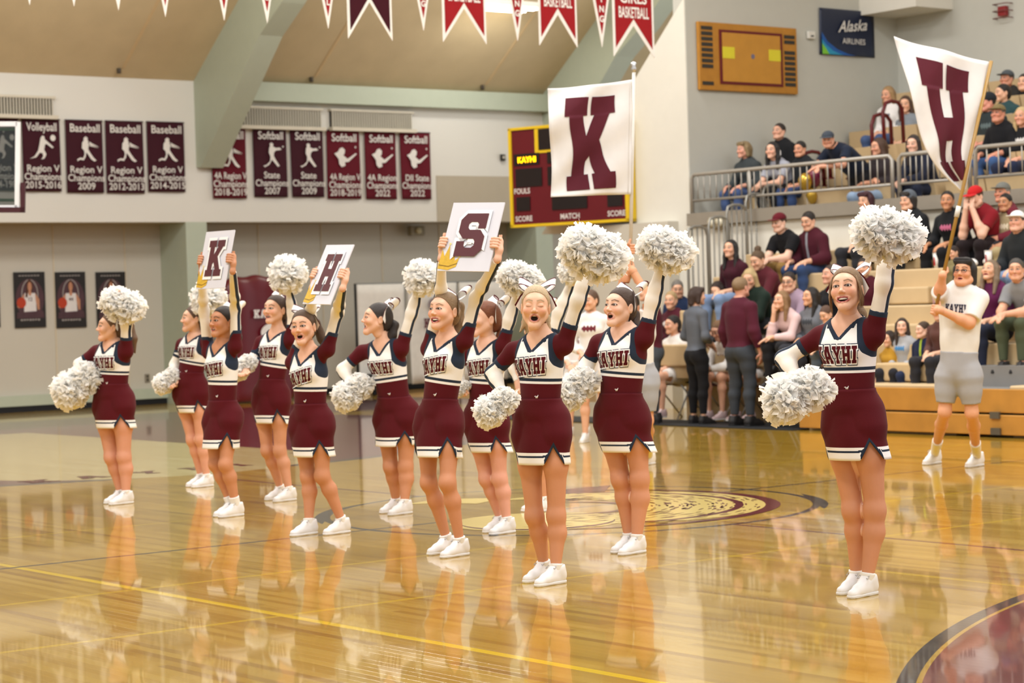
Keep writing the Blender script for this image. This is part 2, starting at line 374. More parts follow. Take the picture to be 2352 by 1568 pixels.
def head_mesh(h=.0026, **kw):
    S, q = head_sdf(**kw)
    D, lo, ax = S.grid(h, None, (-.098, -.135, -.135), (.098, .125, .135))
    v, F = nets(D, lo, h); mk = np.zeros((len(v), 4), np.float32)
    P = v
    L = np.array(q['L']); dl = np.full(len(v), 1.)
    for i in range(len(L)):
        a, b = L[i], L[(i+1) % len(L)]; ab = b-a; t = np.clip(((P-a) @ ab)/(ab @ ab), 0, 1); dl = np.minimum(dl, np.linalg.norm(P-a-t[:, None]*ab, axis=1))
    mk[:, 0] = np.clip((.0076-dl)/.0015, 0, 1)*.9
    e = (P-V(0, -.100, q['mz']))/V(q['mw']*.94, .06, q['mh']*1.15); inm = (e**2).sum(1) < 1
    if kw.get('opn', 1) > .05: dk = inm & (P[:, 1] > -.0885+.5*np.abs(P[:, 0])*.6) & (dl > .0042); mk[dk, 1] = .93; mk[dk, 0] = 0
    for sx in (-1, 1):
        c = V(sx*.0315, -.096, .006); e = (P-c)/V(.0172, .03, .0076); r = np.sqrt((e**2).sum(1)); fr = P[:, 1] < -.066
        up_ = (P[:, 2] > .004)
        if kw.get('eyes', 'open') == 'open': mk[:, 1] = np.maximum(mk[:, 1], np.where(fr, np.clip((1.26-r)/.15, 0, 1)*np.where(up_, .9, .5), 0))
        else: mk[:, 1] = np.maximum(mk[:, 1], np.where(fr, np.clip((.0019-np.abs(P[:, 2]-.001-.12*(P[:, 0]-sx*.0315)*sx*0+18*(P[:, 0]-sx*.0315)**2*-1+.003))/.0012, 0, 1)*(np.abs(P[:, 0]-sx*.0315) < .0145)*.8, 0))
        a, b, c2 = V(sx*.014, -.1, .0305), V(sx*.033, -.1, .0365), V(sx*.048, -.088, .0290)
        db = np.full(len(v), 1.)
        for A, B in ((a, b), (b, c2)):
            ab = (B-A)[[0, 2]]; w2 = P[:, [0, 2]]-A[[0, 2]]; t = np.clip((w2 @ ab)/(ab @ ab), 0, 1); db = np.minimum(db, np.linalg.norm(w2-t[:, None]*ab, axis=1))
        mk[:, 2] = np.maximum(mk[:, 2], np.where(fr, np.clip((.0046-db)/.002, 0, 1)*.95, 0))
        mk[:, 3] = np.maximum(mk[:, 3], np.exp(-((P-V(sx*.042, -.088, -.022))**2).sum(1)/.022**2))
        nn = np.linalg.norm(P-V(sx*.0075, -.107, -.0375), axis=1); mk[:, 1] = np.maximum(mk[:, 1], np.clip((.0052-nn)/.003, 0, 1)*.7)
    return v, F, mk
def eye_mesh():
    v = []; f = []; n = 14; rings = [0, .16, .24, .45, .75, 1.1, 1.5, 2.0, 2.6, math.pi]
    for a in rings[1:-1]:
        for k in range(n): t = 2*math.pi*k/n; v.append((.0132*math.sin(a)*math.cos(t), -.0132*math.cos(a), .0132*math.sin(a)*math.sin(t)))
    m = len(rings)-2; top = len(v); v += [(0, -.0132, 0), (0, .0132, 0)]
    for k in range(n): f.append((top, k, (k+1) % n))
    for i in range(m-1):
        for k in range(n): a = i*n+k; b = i*n+(k+1) % n; f.append((a, a+n, b+n, b))
    for k in range(n): f.append((top+1, (m-1)*n+(k+1) % n, (m-1)*n+k))
    me = mesh('eye', v, f)
    ang = [math.acos(max(-1, min(1, -p[1]/.0132))) for p in v]
    me.attributes.new('dB', 'FLOAT', 'POINT').data.foreach_set('value', np.array([a-.60 for a in ang], np.float32))
    me.attributes.new('dC', 'FLOAT', 'POINT').data.foreach_set('value', np.array([a-.28 for a in ang], np.float32)); return me
EYE = eye_mesh()
def eyemat(c='4a3524'):
    key = ('eye', c)
    if key not in MATS:
        N = NT('eye'); N.set(.15, .5)
        k = N.mix(N.m_('LESS_THAN', N.attr('dB').outputs['Fac'], 0.0), lin('e9e2da'), lin(c)); N.col(N.mix(N.m_('LESS_THAN', N.attr('dC').outputs['Fac'], 0.0), k, (.01, .01, .01, 1)))
        MATS[key] = N.m
    return MATS[key]
def teeth_mesh(mw=.024, up=True):
    v = []; f = []; n = 9
    for i in range(n):
        x = -mw*.8+1.6*mw*.8*i/(n-1)*1.0*1.0/1.0*.625*1.6
        x = (-1+2*i/(n-1))*mw*.78; y = -.0905+26*x*x; zc0 = 5*x*x*(mw > .028)
        for z in (zc0, zc0-.0085): v += [(x, y, z), (x, y+.004, z)]
    for i in range(n-1):
        a = i*4; b = a+4
        f += [(a, a+2, b+2, b), (a+1, b+1, b+3, a+3), (a, b, b+1, a+1), (a+2, a+3, b+3, b+2)]
    return mesh('teeth', v, f)
# ---------------------------------------------------------------- hair pieces in the head frame
def hair_mesh(style, h=.005):
    S = SDF(); S.ell((0, .014, .037), (.0785, .098, .0905), .02)
    if style in ('pony', 'wisps', 'swing'):
        S.ell((0, .075, -.01), (.062, .045, .075), .03)
    if style in ('long', 'longside'):
        for sx in (-1, 1):
            S.cap((sx*.070, .0, .03), (sx*.078, .01, -.10), .030, .034, .03); S.cap((sx*.078, .01, -.10), (sx*.080, -.02 if style == 'long' else .0, -.25), .034, .018, .02)
        S.cap((0, .07, .0), (0, .085, -.2), .07, .05, .03)
    if style == 'bob':
        for sx in (-1, 1): S.cap((sx*.070, .0, .03), (sx*.074, .015, -.075), .030, .026, .03)
        S.cap((0, .06, .0), (0, .07, -.08), .07, .055, .03); S.cap((-.05, -.06, .085), (.05, -.062, .085), .03, .028, .03)
    if style in ('bun',): S.ell((0, .05, .135), (.045, .045, .04), .01)
    D, lo, ax = S.grid(h); P = gridp(ax); x, y, z = P[..., 0], P[..., 1], P[..., 2]
    c = .774*(y+.066)+.634*(z-.075)
    if style in ('short', 'fringe'): c = np.minimum(.774*(y+.072)+.634*(z-.070), np.minimum(z+.055, np.maximum(y+.0, z-.012)))
    if style == 'long' or style == 'longside' or style == 'bob':
        c = np.maximum(c, np.minimum(np.abs(x)-.056, y+.072)) if style != 'bob' else np.maximum(np.maximum(c, np.minimum(np.abs(x)-.056, y+.055)), np.minimum(z-.052, .09-z+0*y))
    D = np.maximum(D, -c*.8)
    v, F = nets(D, lo, h); return mesh('hair', v, F)
def tail_mesh(style, h=.005):
    S = SDF()
    pts = {'pony': [(0, .100, .060), (0, .140, .045), (0, .150, -.05), (0, .125, -.17)], 'swing': [(0, .10, .055), (.03, .15, .03), (.06, .18, -.08), (.075, .20, -.19)],
           'low': [(0, .11, .0), (.0, .135, -.03), (.03, .12, -.11), (.06, .10, -.17)],
           'wide': [(0, .100, .060), (0, .140, .03), (0, .125, -.06), (0, .105, -.15)]}[style]
    rr = {'wide': [.022, .045, .075, .055]}.get(style, [.018, .032, .034, .008])
    for i in range(3): S.cap(pts[i], pts[i+1], rr[i], rr[i+1], .02)
    if style == 'wide':
        for sx in (-1, 1): S.cap((sx*.05, .10, -.05), (sx*.085, .075, -.13), .022, .006, .015)
    D, lo, ax = S.grid(h); v, F = nets(D, lo, h); return mesh('ponytail', v, F)
def wisp_mesh(sx):
    m = MB(); r = random.Random(5+sx)
    for k in range(12):
        o = V(sx*r.uniform(-.001, .006), r.uniform(-.004, .038), r.uniform(-.004, .012)); q = r.uniform(-.012, .012)
        pts = [V(sx*.057, -.046, .055)+o, V(sx*.0725, -.044, .01)+o, V(sx*(.079+q*.3), -.044+q, -.045)+o, V(sx*(.076+q*.5), -.040+q*1.6, -.09-.03*r.random())+o]
        m.tube(pts, [.0032, .0042, .0040, .0010], 6)
    return m.mesh('hair_strands', True)
def bow_parts():
    out = []
    def strip(path, wid, side):
        v = []; f = []; path = [np.asarray(p, float) for p in path]; side = unit(side)
        us = (-1, -.72, .72, 1)
        for i, p in enumerate(path):
            w_ = wid[i] if hasattr(wid, '__len__') else wid
            for u in us: v.append(p+side*u*w_)
        n = len(us)
        for i in range(len(path)-1):
            for k in range(n-1): a = i*n+k; f.append((a, a+1, a+n+1, a+n))
        d = np.tile([abs(u)-.72-.001 for u in us], len(path)); return np.array(v), f, -d
    V_, F_, A_ = [], [], []
    def push(t):
        b = sum(len(x) for x in V_); V_.append(t[0]); F_.extend([tuple(i+b for i in q) for q in t[1]]); A_.append(t[2])
    for sx in (-1, 1):
        L = [(sx*(.010+.072*math.sin(t)), .018*math.sin(2*t)*1.0, .012+.045*math.sin(t)*.9+.016*math.cos(t)) for t in np.linspace(0, math.pi, 14)]
        push(strip(L, [.014+.016*math.sin(t) for t in np.linspace(0, math.pi, 14)], (0, .75, -.66)))
        T = [(0, .01, .01), (sx*.03, .025, .004), (sx*.055, .04, -.03), (sx*.075, .05, -.075)]
        push(strip(T, [.012, .022, .027, .03], (sx*.6, .5, .6)))
    K = [(.014*math.cos(t), .006+.018*math.sin(t)*.8, .012+.016*math.sin(t)) for t in np.linspace(0, 2*math.pi, 10)]
    push(strip(K, .012, (0, .75, -.66)))
    v = np.concatenate(V_); me = mesh('hair_bow', v, F_, {'dB': -np.concatenate(A_)}); return me
BOW = bow_parts()
# ---------------------------------------------------------------- shoes (local: toe towards -Y, sole on z = 0, heel at y = +0.07)
def shoe_meshes():
    S = SDF(); w = V(0, 0, 1)
    S.cap((0, .030, .032), (.003, -.150, .021), .0365, .026, .02); S.cap((0, -.045, .080), (0, -.012, .116), .019, .015, .012, w=(0, -.6, .5), f=.45); S.cap((0, .035, .045), (0, .022, .078), .034, .036, .02)
    S.cap((0, .0, .070), (.002, -.095, .044), .031, .025, .03); S.cap((0, .03, .06), (0, .025, .092), .036, .036, .02)
    S.cap((0, .024, .100), (0, .018, .15), .028, .027, .004, sub=True)
    D, lo, ax = S.grid(.005); z = ax[2][None, None, :]
    D = np.maximum(np.maximum(D, .012-z), z-.104-.30*np.maximum(.02-ax[1][None, :, None], 0)-.1*np.maximum(ax[1][None, :, None]-.02, 0)); v, F = nets(D, lo, .005); up_ = mesh('shoe_upper', v, F)
    T = SDF(); T.cap((0, .032, .010), (.003, -.151, .010), .0395, .029, .01)
    D, lo, ax = T.grid(.005); z = ax[2][None, None, :]; D = np.maximum(D, np.maximum(-z, z-.017)); v, F = nets(D, lo, .005); so = mesh('sole', v, F)
    m = MB()
    for i in range(5):
        y = -.032-.015*i; zz = .0985-.0088*i-.004; m.tube([(-.021, y, zz-.008), (0, y-.004, zz+.001), (.021, y, zz-.008)], .0026, 5)
    m.tube([(0, -.024, .100), (-.03, -.028, .104), (-.034, -.046, .090), (0, -.034, .098)], .0022, 5); m.tube([(0, -.024, .100), (.03, -.028, .104), (.034, -.046, .090), (0, -.034, .098)], .0022, 5)
    m.tube([(-.033, -.088, .028), (-.018, -.098, .052), (0, -.102, .060), (.020, -.098, .050), (.034, -.088, .026)], .0014, 5)
    return up_, so, m.mesh('laces', True)
SHOE = shoe_meshes()
# ---------------------------------------------------------------- figures from joints
def hand_prims(S, W, d, n, side, k=1.0, mode='fist', g='hand'):
    # W wrist, d hand direction, n palm normal (where the fingers curl to), side = thumb side
    d, n = unit(d), unit(n); t = unit(np.cross(d, n))*side
    S.cap(W, W+d*.03*k, .024*k, .027*k, .015, g, w=n, f=.72); S.cap(W+d*.03*k+t*.012*k, W+d*.078*k+t*.016*k, .020*k, .017*k, .012, g, w=n, f=.75)
    S.cap(W+d*.03*k-t*.012*k, W+d*.074*k-t*.016*k, .020*k, .016*k, .012, g, w=n, f=.75)
    c = {'fist': 1.75, 'relax': .55, 'flat': .2}[mode]; ln = (.042, .046, .043, .034)
    for i in range(4):
        o = t*(.026-.0172*i)*k; p = W+d*(.078-.004*abs(i-1.2))*k+o; a = 0
        for j, fr in enumerate((1.0, .62, .5)):
            a += c*(.62 if j == 0 else .8); q = p+(d*math.cos(a)+n*math.sin(a))*ln[i]*fr*k; S.cap(p, q, (.0092-.0008*j)*k, (.0086-.0008*j)*k, .004, g); p = q
    p = W+d*.022*k+t*.022*k; q = p+(d*.55+t*.7+n*.35)*.04*k; S.cap(p, q, .012*k, .0105*k, .01, g)
    r = q+(d*.75+n*(.6 if mode != 'flat' else .1)+t*.0)*.034*k; S.cap(q, r, .0098*k, .008*k, .005, g)
def figure_sdf(J, s=1.0, male=False, hands=True, belly=0.0):
    S = SDF(); P, N = J['pelvis'], J['neck']; up = unit(N-P); lat_c = unit(J['shL']-J['shR']); lat_p = unit(J['hipL']-J['hipR'])
    fr_c = unit(np.cross(up, lat_c))*-1; fr_p = unit(np.cross(up, lat_p))*-1
    fr_c = -unit(np.cross(lat_c, up))*-1; fr_p = -unit(np.cross(lat_p, up))*-1
    # front = direction the body faces: left x up
    L = np.linalg.norm(N-P); sp = lambda t: P+(N-P)*t+ (fr_c*t+fr_p*(1-t))*.0
    if male: R = [(.0, .140, .78), (.36, .138, .74), (.58, .145, .72), (.74, .152, .70), (.88, .125, .62)]
    else: R = [(.0, .134, .76), (.36, .113, .76), (.56, .120, .76), (.72, .130, .76), (.88, .110, .64)]
    for i in range(4):
        (t0, r0, f0), (t1, r1, f1) = R[i], R[i+1]; m = (t0+t1)/2; fr = fr_p*(1-m)+fr_c*m; b = belly*(.03 if i < 2 else .01)
        S.cap(sp(t0), sp(t1), (r0+b)*s, (r1+b)*s, .05, 'torso', w=fr, f=(f0+f1)/2+belly*.1)
    if not male:
        for q in (1, -1): S.ell(sp(.70)+lat_c*q*.058*s+fr_c*.072*s, (.058*s, .048*s, .058*s), .045, 'torso', R=np.stack([lat_c, fr_c, up]))
    S.cap(J['shR']-up*.005, sp(.93), .046*s, .06*s, .05, 'torso'); S.cap(J['shL']-up*.005, sp(.93), .046*s, .06*s, .05, 'torso')
    nr = .057 if male else .0435
    S.cap(sp(.96), J['head']+(N-J['head'])*.35, nr*1.1, nr, .04, 'neck')
    for q, a in (('R', -1), ('L', 1)):
        H, K, A = J['hip'+q], J['kn'+q], J['an'+q]
        S.cap(H*.80+K*.20, H*.5+K*.5, .081*s, .070*s, .05, 'leg'+q); S.cap(H-up*.02*s, H*.8+K*.2, .052*s, .079*s, .05, 'leg'+q); S.cap(H*.5+K*.5, K, .070*s, .050*s, .04, 'leg'+q)
        S.ell(H*.78+P*.22-fr_p*.045*s-up*.035*s, (.074*s,)*3, .06, 'torso')
        back = unit(np.cross(unit(A-K), lat_p)); back = back if back @ fr_p < 0 else -back
        m = K*.68+A*.32+back*.014*s; S.cap(K, m, .0475*s, .0525*s, .04, 'leg'+q); S.cap(m, A, .0525*s, .029*s, .03, 'leg'+q); S.ell(K-back*.012*s, (.036*s,)*3, .04, 'leg'+q)
        d_ = J.get('toe'+q)
        S.cap(A-V(0, 0, .01), A+(unit(d_)*.085*s if d_ is not None else fr_p*.085*s)-V(0, 0, .052*s), .027*s, .018*s, .02, 'foot')
        B, E, W = J['sh'+q], J['el'+q], J['wr'+q]; ar = 1.2 if male else 1.0
        S.cap(B, E, .045*s*ar, .037*s*ar, .035, 'arm'+q); m = E*.7+W*.3; S.cap(E, m, .0355*s*ar, .0365*s*ar, .045, 'fore'+q); S.cap(m, W, .0365*s*ar, .0255*s*ar, .03, 'fore'+q)
    return S, dict(up=up, lat=lat_c, latp=lat_p, fr=fr_c, frp=fr_p, P=P, N=N, L=L, s=s)
BODYG = ('torso', 'neck', 'legR', 'legL', 'armR', 'armL', 'foreR', 'foreL', 'foot')
def arm_cut(p, B, E, t0, rad):                    # positive beyond t0 metres along the limb and within rad of its axis
    a = unit(E-B).astype(np.float32); v = p-B.astype(np.float32); t = v @ a; r = np.sqrt(np.maximum((v*v).sum(-1)-t*t, 0)); return np.minimum(rad-r, t-t0)
def top_mesh(S, F, J, h, thick, sleeve, hem=.0, neck=.060, vneck=None, loose=0.0, uniform=False):
    lo, hi = S.bounds(['torso', 'armR', 'armL']+(['foreR', 'foreL'] if sleeve > .30 else []), .02+thick+h)
    D, lo, ax = S.grid(h, ['torso'], lo, hi, off=thick); p = gridp(ax)
    up, P, L = F['up'].astype(np.float32), F['P'].astype(np.float32), np.float32(F['L'])
    v = p-P; t = (v @ up)/L; xt = v @ F['lat'].astype(np.float32)-t*np.float32((F['N']-F['P']) @ F['lat']); yt = v @ F['fr'].astype(np.float32)
    D = np.maximum(D, (hem-t)*L)
    for q in 'RL':
        B, E, W = [J[k+q].astype(np.float32) for k in ('sh', 'el', 'wr')]
        g = ['arm'+q]+(['fore'+q] if sleeve > .30 else []); A, _, _ = S.grid(h, g, lo, hi, off=thick+(loose*.3 if sleeve <= .3 else 0)); A = A[:D.shape[0], :D.shape[1], :D.shape[2]]
        if sleeve <= .30: A = np.maximum(A, (p-B) @ unit(E-B).astype(np.float32)-np.float32(sleeve))
        else: A = np.maximum(A, arm_cut(p, E, W, sleeve-.30, .075))
        k = np.float32(.03); hh = np.maximum(k-np.abs(D-A), 0)/k; D = np.minimum(D, A)-hh*hh*k*.25
    q = SDF.d(('c', (F['P']+(F['N']-F['P'])*.90).astype(np.float32), (J['head']*.6+F['N']*.4).astype(np.float32), neck*.95, neck, 0, '', None, 1, 0), p); D = np.maximum(D, -q)
    if vneck: D = np.maximum(D, np.minimum((t-vneck)*L*.85-np.abs(xt), yt+.02)*.7)
    return nets(D, lo, h)
def low_mesh(S, F, J, h, thick, upto=.30, leg=('calf', .92), groups=('torso', 'legR', 'legL')):
    D, lo, ax = S.grid(h, groups, off=thick); p = gridp(ax)
    th_ = unit((J['knR']+J['knL'])/2-F['P']); cu_ = F['up'] if abs(F['up'] @ th_) > .75 else unit(F['up']-th_*(F['up'] @ th_)); w = p-F['P'].astype(np.float32); t = w @ cu_.astype(np.float32); PN = (F['N']-F['P']).astype(np.float32); tq = np.clip((w @ PN)/(PN @ PN), 0, 1); w -= tq[..., None]*PN; rr = np.sqrt((w*w).sum(-1)); D = np.maximum(D, np.minimum(t-np.float32(upto*F['L']), .25-rr))
    for q in 'RL':
        A, B = (J['kn'+q], J['an'+q]) if leg[0] == 'calf' else (J['hip'+q], J['kn'+q])
        D = np.maximum(D, arm_cut(p, A, B, leg[1]*np.linalg.norm(B-A), .13))
        if leg[0] != 'calf': D = np.maximum(D, arm_cut(p, J['kn'+q], J['an'+q], .02, .16))
    return big(*nets(D, lo, h))
def pose_head(face, pitch=0.0, roll=0.0):
    th = math.atan2(face[0], -face[1]); return np.array(Matrix.Rotation(th, 3, 'Z') @ Matrix.Rotation(roll, 3, 'Y') @ Matrix.Rotation(-pitch, 3, 'X'))
# ---------------------------------------------------------------- floor: maple strips with the painted court markings as flat print
def floor_mat():
    N = NT('maple_court_floor'); ge = N.node('ShaderNodeNewGeometry'); sp = N.node('ShaderNodeSeparateXYZ'); N.link(ge.outputs['Position'], sp.inputs[0])
    X, Y = sp.outputs[0], sp.outputs[1]; m = N.m_
    bi = m('FLOOR', m('DIVIDE', X, .057)); wn = N.node('ShaderNodeTexWhiteNoise', noise_dimensions='1D'); N.link(bi, wn.inputs['W'])
    seg = m('FLOOR', m('ADD', m('DIVIDE', Y, 1.1), m('MULTIPLY', wn.outputs[0], 13.0)))
    w2 = N.node('ShaderNodeTexWhiteNoise', noise_dimensions='2D'); cx = N.node('ShaderNodeCombineXYZ'); N.link(bi, cx.inputs[0]); N.link(seg, cx.inputs[1]); N.link(cx.outputs[0], w2.inputs['Vector'])
    rp = N.node('ShaderNodeValToRGB'); N.link(w2.outputs[0], rp.inputs[0]); e = rp.color_ramp.elements
    e[0].position = 0; e[0].color = lin('9b7422'); e[1].position = 1; e[1].color = lin('c4a03f'); a = e.new(.12); a.color = lin('ac8727'); a = e.new(.6); a.color = lin('b7912f')
    gr = N.noise(5, N.mapping(ge.outputs['Position'], (22, 1.2, 1)), 4, .6)
    c = N.mix(m('MULTIPLY', gr.outputs[0], .35), rp.outputs[0], lin('886722'))
    ab = lambda v: m('ABSOLUTE', v)
    def dist(cx_, cy): a_ = m('SUBTRACT', X, cx_); b_ = m('SUBTRACT', Y, cy); return m('SQRT', m('ADD', m('MULTIPLY', a_, a_), m('MULTIPLY', b_, b_)))
    LT = lambda a_, b_: m('LESS_THAN', a_, b_); AND = lambda *q: q[0] if len(q) == 1 else m('MULTIPLY', q[0], AND(*q[1:])); OR = lambda a_, b_: m('MAXIMUM', a_, b_); NOT = lambda a_: m('SUBTRACT', 1.0, a_)
    rng = lambda v, lo, hi: AND(LT(lo, v), LT(v, hi))
    mar, drk, yel, tan = lin('5c1820'), lin('2c2c2a'), lin('e0bb1c'), lin('e0c06c')
    # far end: maroon inside the arc, pale key, maroon apron
    rf = dist(.55, 12.3); key = OR(AND(rng(X, -2.05, 2.42), rng(Y, 7.4, 14.4)), LT(dist(.30, 7.45), 1.85))
    far = OR(AND(LT(rf, 6.62), LT(Y, 14.4)), rng(Y, 14.4, 17.4)); c = N.mix(far, c, mar); c = N.mix(AND(rng(rf, 6.45, 6.62), LT(Y, 13)), c, drk)
    c = N.mix(key, c, N.mix(.55, c, lin('dccb92'))); c = N.mix(AND(key, 1.0), c, N.mix(w2.outputs[0], lin('c4b071'), lin('d2c187')))
    rn = dist(.717, -12.373); c = N.mix(LT(rn, 7.19), c, mar); c = N.mix(rng(rn, 7.213, 7.29), c, drk)
    c = N.mix(AND(LT(ab(m('SUBTRACT', X, -4.43)), .028), LT(Y, 2.5)), c, yel)
    for y0 in (-3.12, -1.58, 1.72): c = N.mix(AND(LT(ab(m('SUBTRACT', Y, y0)), .022), LT(-9.0, X), LT(X, 7)), c, N.mix(.55, c, yel))
    c = N.mix(AND(LT(ab(m('SUBTRACT', X, -1.30)), .018), rng(Y, -9.5, -1.9)), c, N.mix(.5, c, yel))
    c = N.mix(AND(LT(ab(m('ADD', X, .075)), .022), rng(ab(Y), 1.83, 5.0)), c, lin('5d2a22'))
    c = N.mix(AND(LT(ab(Y), .024), LT(ab(X), 8.2)), c, drk)
    rc = dist(0, 0); c = N.mix(LT(ab(m('SUBTRACT', rc, 1.81)), .028), c, drk)
    c = N.mix(AND(LT(ab(m('SUBTRACT', rc, 1.845)), .05), LT(1.79, ab(m('ADD', m('MULTIPLY', X, .79), m('MULTIPLY', Y, -.61))))), c, drk)
    N.col(c); N.set(.17, .5); N.b.inputs['Coat Weight'].default_value = .6; N.b.inputs['Coat Roughness'].default_value = .035; N.b.inputs['IOR'].default_value = 1.5
    N.bump(N.noise(3.0, N.mapping(ge.outputs['Position'], (3.5, .5, 1)), 2).outputs[0], .05, .02); return N.m
M_FLOOR = floor_mat()
FL = ob('floor', MB().box((-34, -34, -.12), (16.5, 21, -.012)).mesh('floor'), plain('subfloor', 'a57f42', .5), kind='structure')
def strip(x0, rest=None):
    m = rest or MB(); t = random.uniform(-.000012, .000012); b = .00012; x1 = x0+.057
    vs = [(x0, -13.6, -.012), (x0, 20.4, -.012), (x0, -13.6, -b), (x0, 20.4, -b), (x0+.0003, -13.6, t), (x0+.0003, 20.4, t), (x1-.0003, -13.6, -t), (x1-.0003, 20.4, -t), (x1, -13.6, -b), (x1, 20.4, -b), (x1, -13.6, -.012), (x1, 20.4, -.012)]
    m.add(vs, [(2*i+2, 2*i+3, 2*i+1, 2*i)[::-1] for i in range(5)]); return m
x0 = -11.4
for i in range(300): strip(x0+i*.057).ob('floor_board', M_FLOOR, FL)
m = MB()
for i in list(range(-60, 0))+list(range(300, 390)): strip(x0+i*.057, m)
m.ob('floor_boards_beyond', M_FLOOR, FL, kind='stuff')
# centre emblem: a fish curled inside the circle, printed in pale yellow and maroon
M_PY = plain('pale_yellow_floor_paint', 'd3bb6c', .16, .5, var=.04); M_MR = plain('maroon_floor_paint', '54151c', .16, .5)
def arcband(r0, r1, a0, a1, cx=0, cy=0, n=28, taper=False):
    A = np.linspace(a0, a1, n); k = np.sin(np.linspace(0, math.pi, n)) if taper else np.ones(n)
    return [(cx+(r0+(r1-r0)*(1+k[i])/2)*math.cos(a), cy+(r0+(r1-r0)*(1+k[i])/2)*math.sin(a)) for i, a in enumerate(A)]+[(cx+(r0+(r1-r0)*(1-k[i])/2)*math.cos(a), cy+(r0+(r1-r0)*(1-k[i])/2)*math.sin(a)) for i, a in list(enumerate(A))[::-1]]
def fprint(name, loops, mat, z): 
    v, f = curve_mesh(name, loops); v[:, 2] = z; ob(name, mesh(name, v, f, smooth=False), mat, FL)
fprint('emblem_body', [arcband(.45, 1.5, -2.7, 1.5, 0, 0, 40, True)], M_PY, .0012)
fprint('emblem_outline', [arcband(1.44, 1.55, -2.6, 1.35, 0, 0, 40, True)], M_MR, .0016)
fprint('emblem_outline', [arcband(.40, .52, -2.5, 1.2, 0, 0, 40, True)], M_MR, .0016)
fprint('emblem_fin', [[(1.05, .85), (1.45, 1.25), (.95, 1.3), (.55, 1.05)]], M_MR, .0014)
fprint('emblem_tail', [[(-.2, .9), (.25, 1.1), (-.15, 1.5), (-.55, 1.35), (-.3, 1.15)]], M_PY, .0013)
fprint('emblem_stripe', [arcband(1.22, 1.28, -1.9, 1.0, 0, 0, 30)], M_MR, .0016)
fprint('emblem_head', [arcband(.0, .62, 0, 6.28, -.75, -.55, 30)], M_PY, .0014)
fprint('emblem_mouth', [arcband(.50, .58, 2.6, 5.6, -.75, -.55, 24, True)], M_MR, .0018)
m = MB()
r_ = np.random.default_rng(3)
for i in range(420):
    a = r_.uniform(-2.5, 1.3); r = r_.uniform(.58, 1.42); c = V(r*math.cos(a), r*math.sin(a), .0018); t = V(-math.sin(a), math.cos(a), 0); n_ = V(math.cos(a), math.sin(a), 0); l = r_.uniform(.03, .085)
    m.add([c-t*l, c+n_*.011, c+t*l, c-n_*.011], [(0, 1, 2, 3)])
m.ob('emblem_scales', M_MR, FL, kind='stuff')
for i, ch in enumerate('KAYHI'):
    L, w_ = GL[ch][1], GL[ch][0]; a = (-1.25, -.72, -.12, .45, .92)[i]; c = V(a, 6.35+.0*i, 0); fprint('key_lettering', [[(c[0]+(p[0]-w_/2)*.30, c[1]+(p[1]-.6)*.28) for p in l] for l in L], M_MR, .0014)
# ---------------------------------------------------------------- room shell
W_UP = plain('upper_wall_paint', 'd9d6cd', .8, var=.03, scale=.6); W_LO = plain('lower_wall_paint', 'c4beb0', .8, var=.05, scale=.8); W_GR = plain('grey_wall_band_paint', 'b3a894', .8, var=.04)
W_PI = plain('pier_wall_paint', 'dbd8cd', .8, var=.03); W_AL = plain('alcove_wall_paint', 'bdbdb4', .8, var=.03); GREEN = plain('sage_green_steel_paint', 'b3bba8', .55, var=.04); CEIL = plain('tan_fibre_ceiling', 'c4b18c', .9, var=.10, scale=2.2, bump=.25)
ST = dict(kind='structure')
def zc(y): return 5.41+.75*(19.5-y)               # underside of the pitched roof
MB().box((-20, 20.4, 0), (19, 20.7, 3.2)).ob('wall_back', W_LO, **ST)
MB().box((-20, 19.5, 3.05), (19, 19.75, 5.6)).ob('wall_back.001', W_UP, **ST)
MB().box((-20, 19.75, 3.05), (19, 20.4, 3.15)).ob('trim_1', W_GR, **ST)
x_, _, z_ = atY(1000, 403, 19.49); MB().box((12.98, 19.485, 3.05), (15.4, 19.5, z_)).ob('trim_2', W_GR, **ST)
MB().box((-20, 20.30, .10), (7.79, 20.4, .27)).ob('trim_3', GREEN, **ST); MB().box((-20, 20.33, 0), (19, 20.4, .10)).ob('baseboard_back', plain('black_rubber', '15161a', .5), **ST)
for i in range(16):
    x = -6+i*1.31; MB().box((x, 20.385, .27), (x+.02, 20.4, 3.05)).ob('trim_4', plain('wall_seam', 'd0c3aa', .8), **ST)
m = MB(); y0, y1 = 19.75, 8.0
m.hexa([(-20, y0, zc(y0)), (19, y0, zc(y0)), (19, y1, zc(y1)), (-20, y1, zc(y1))], [(-20, y0, zc(y0)+.3), (19, y0, zc(y0)+.3), (19, y1, zc(y1)+.3), (-20, y1, zc(y1)+.3)])
m.ob('ceiling', CEIL, **ST); MB().box((-20, -14, zc(8)), (19, 8.0, zc(8)+.3)).ob('ceiling.001', CEIL, **ST)
for px, py in ((281, 162), (722, 179), (1115, 202)):
    p = atY(px, py, 19.3); x = p[0]; t = MB(); t.hexa([(x, 19.3, zc(19.3)-.012), (x+.05, 19.3, zc(19.3)-.012), (x+.05, 10, zc(10)-.012), (x, 10, zc(10)-.012)], [(x, 19.3, zc(19.3)+.01), (x+.05, 19.3, zc(19.3)+.01), (x+.05, 10, zc(10)+.01), (x, 10, zc(10)+.01)])
    t.ob('trim_5', plain('ceiling_batten', 'cbb187', .8), **ST); o = MB().tube([(x-.05, 19.32, zc(19.3)-.02), (x-.05, 19.32, zc(19.3)-.10)], .035, 10).ob('ceiling_hook', plain('dark_steel', '4a4136', .5), None, True, label='small dark fitting at the foot of the ceiling batten, '+{281: 'left bay', 722: 'above the left-hand grilles', 1115: 'near the scoreboard bay'}[px], cat='ceiling hook')
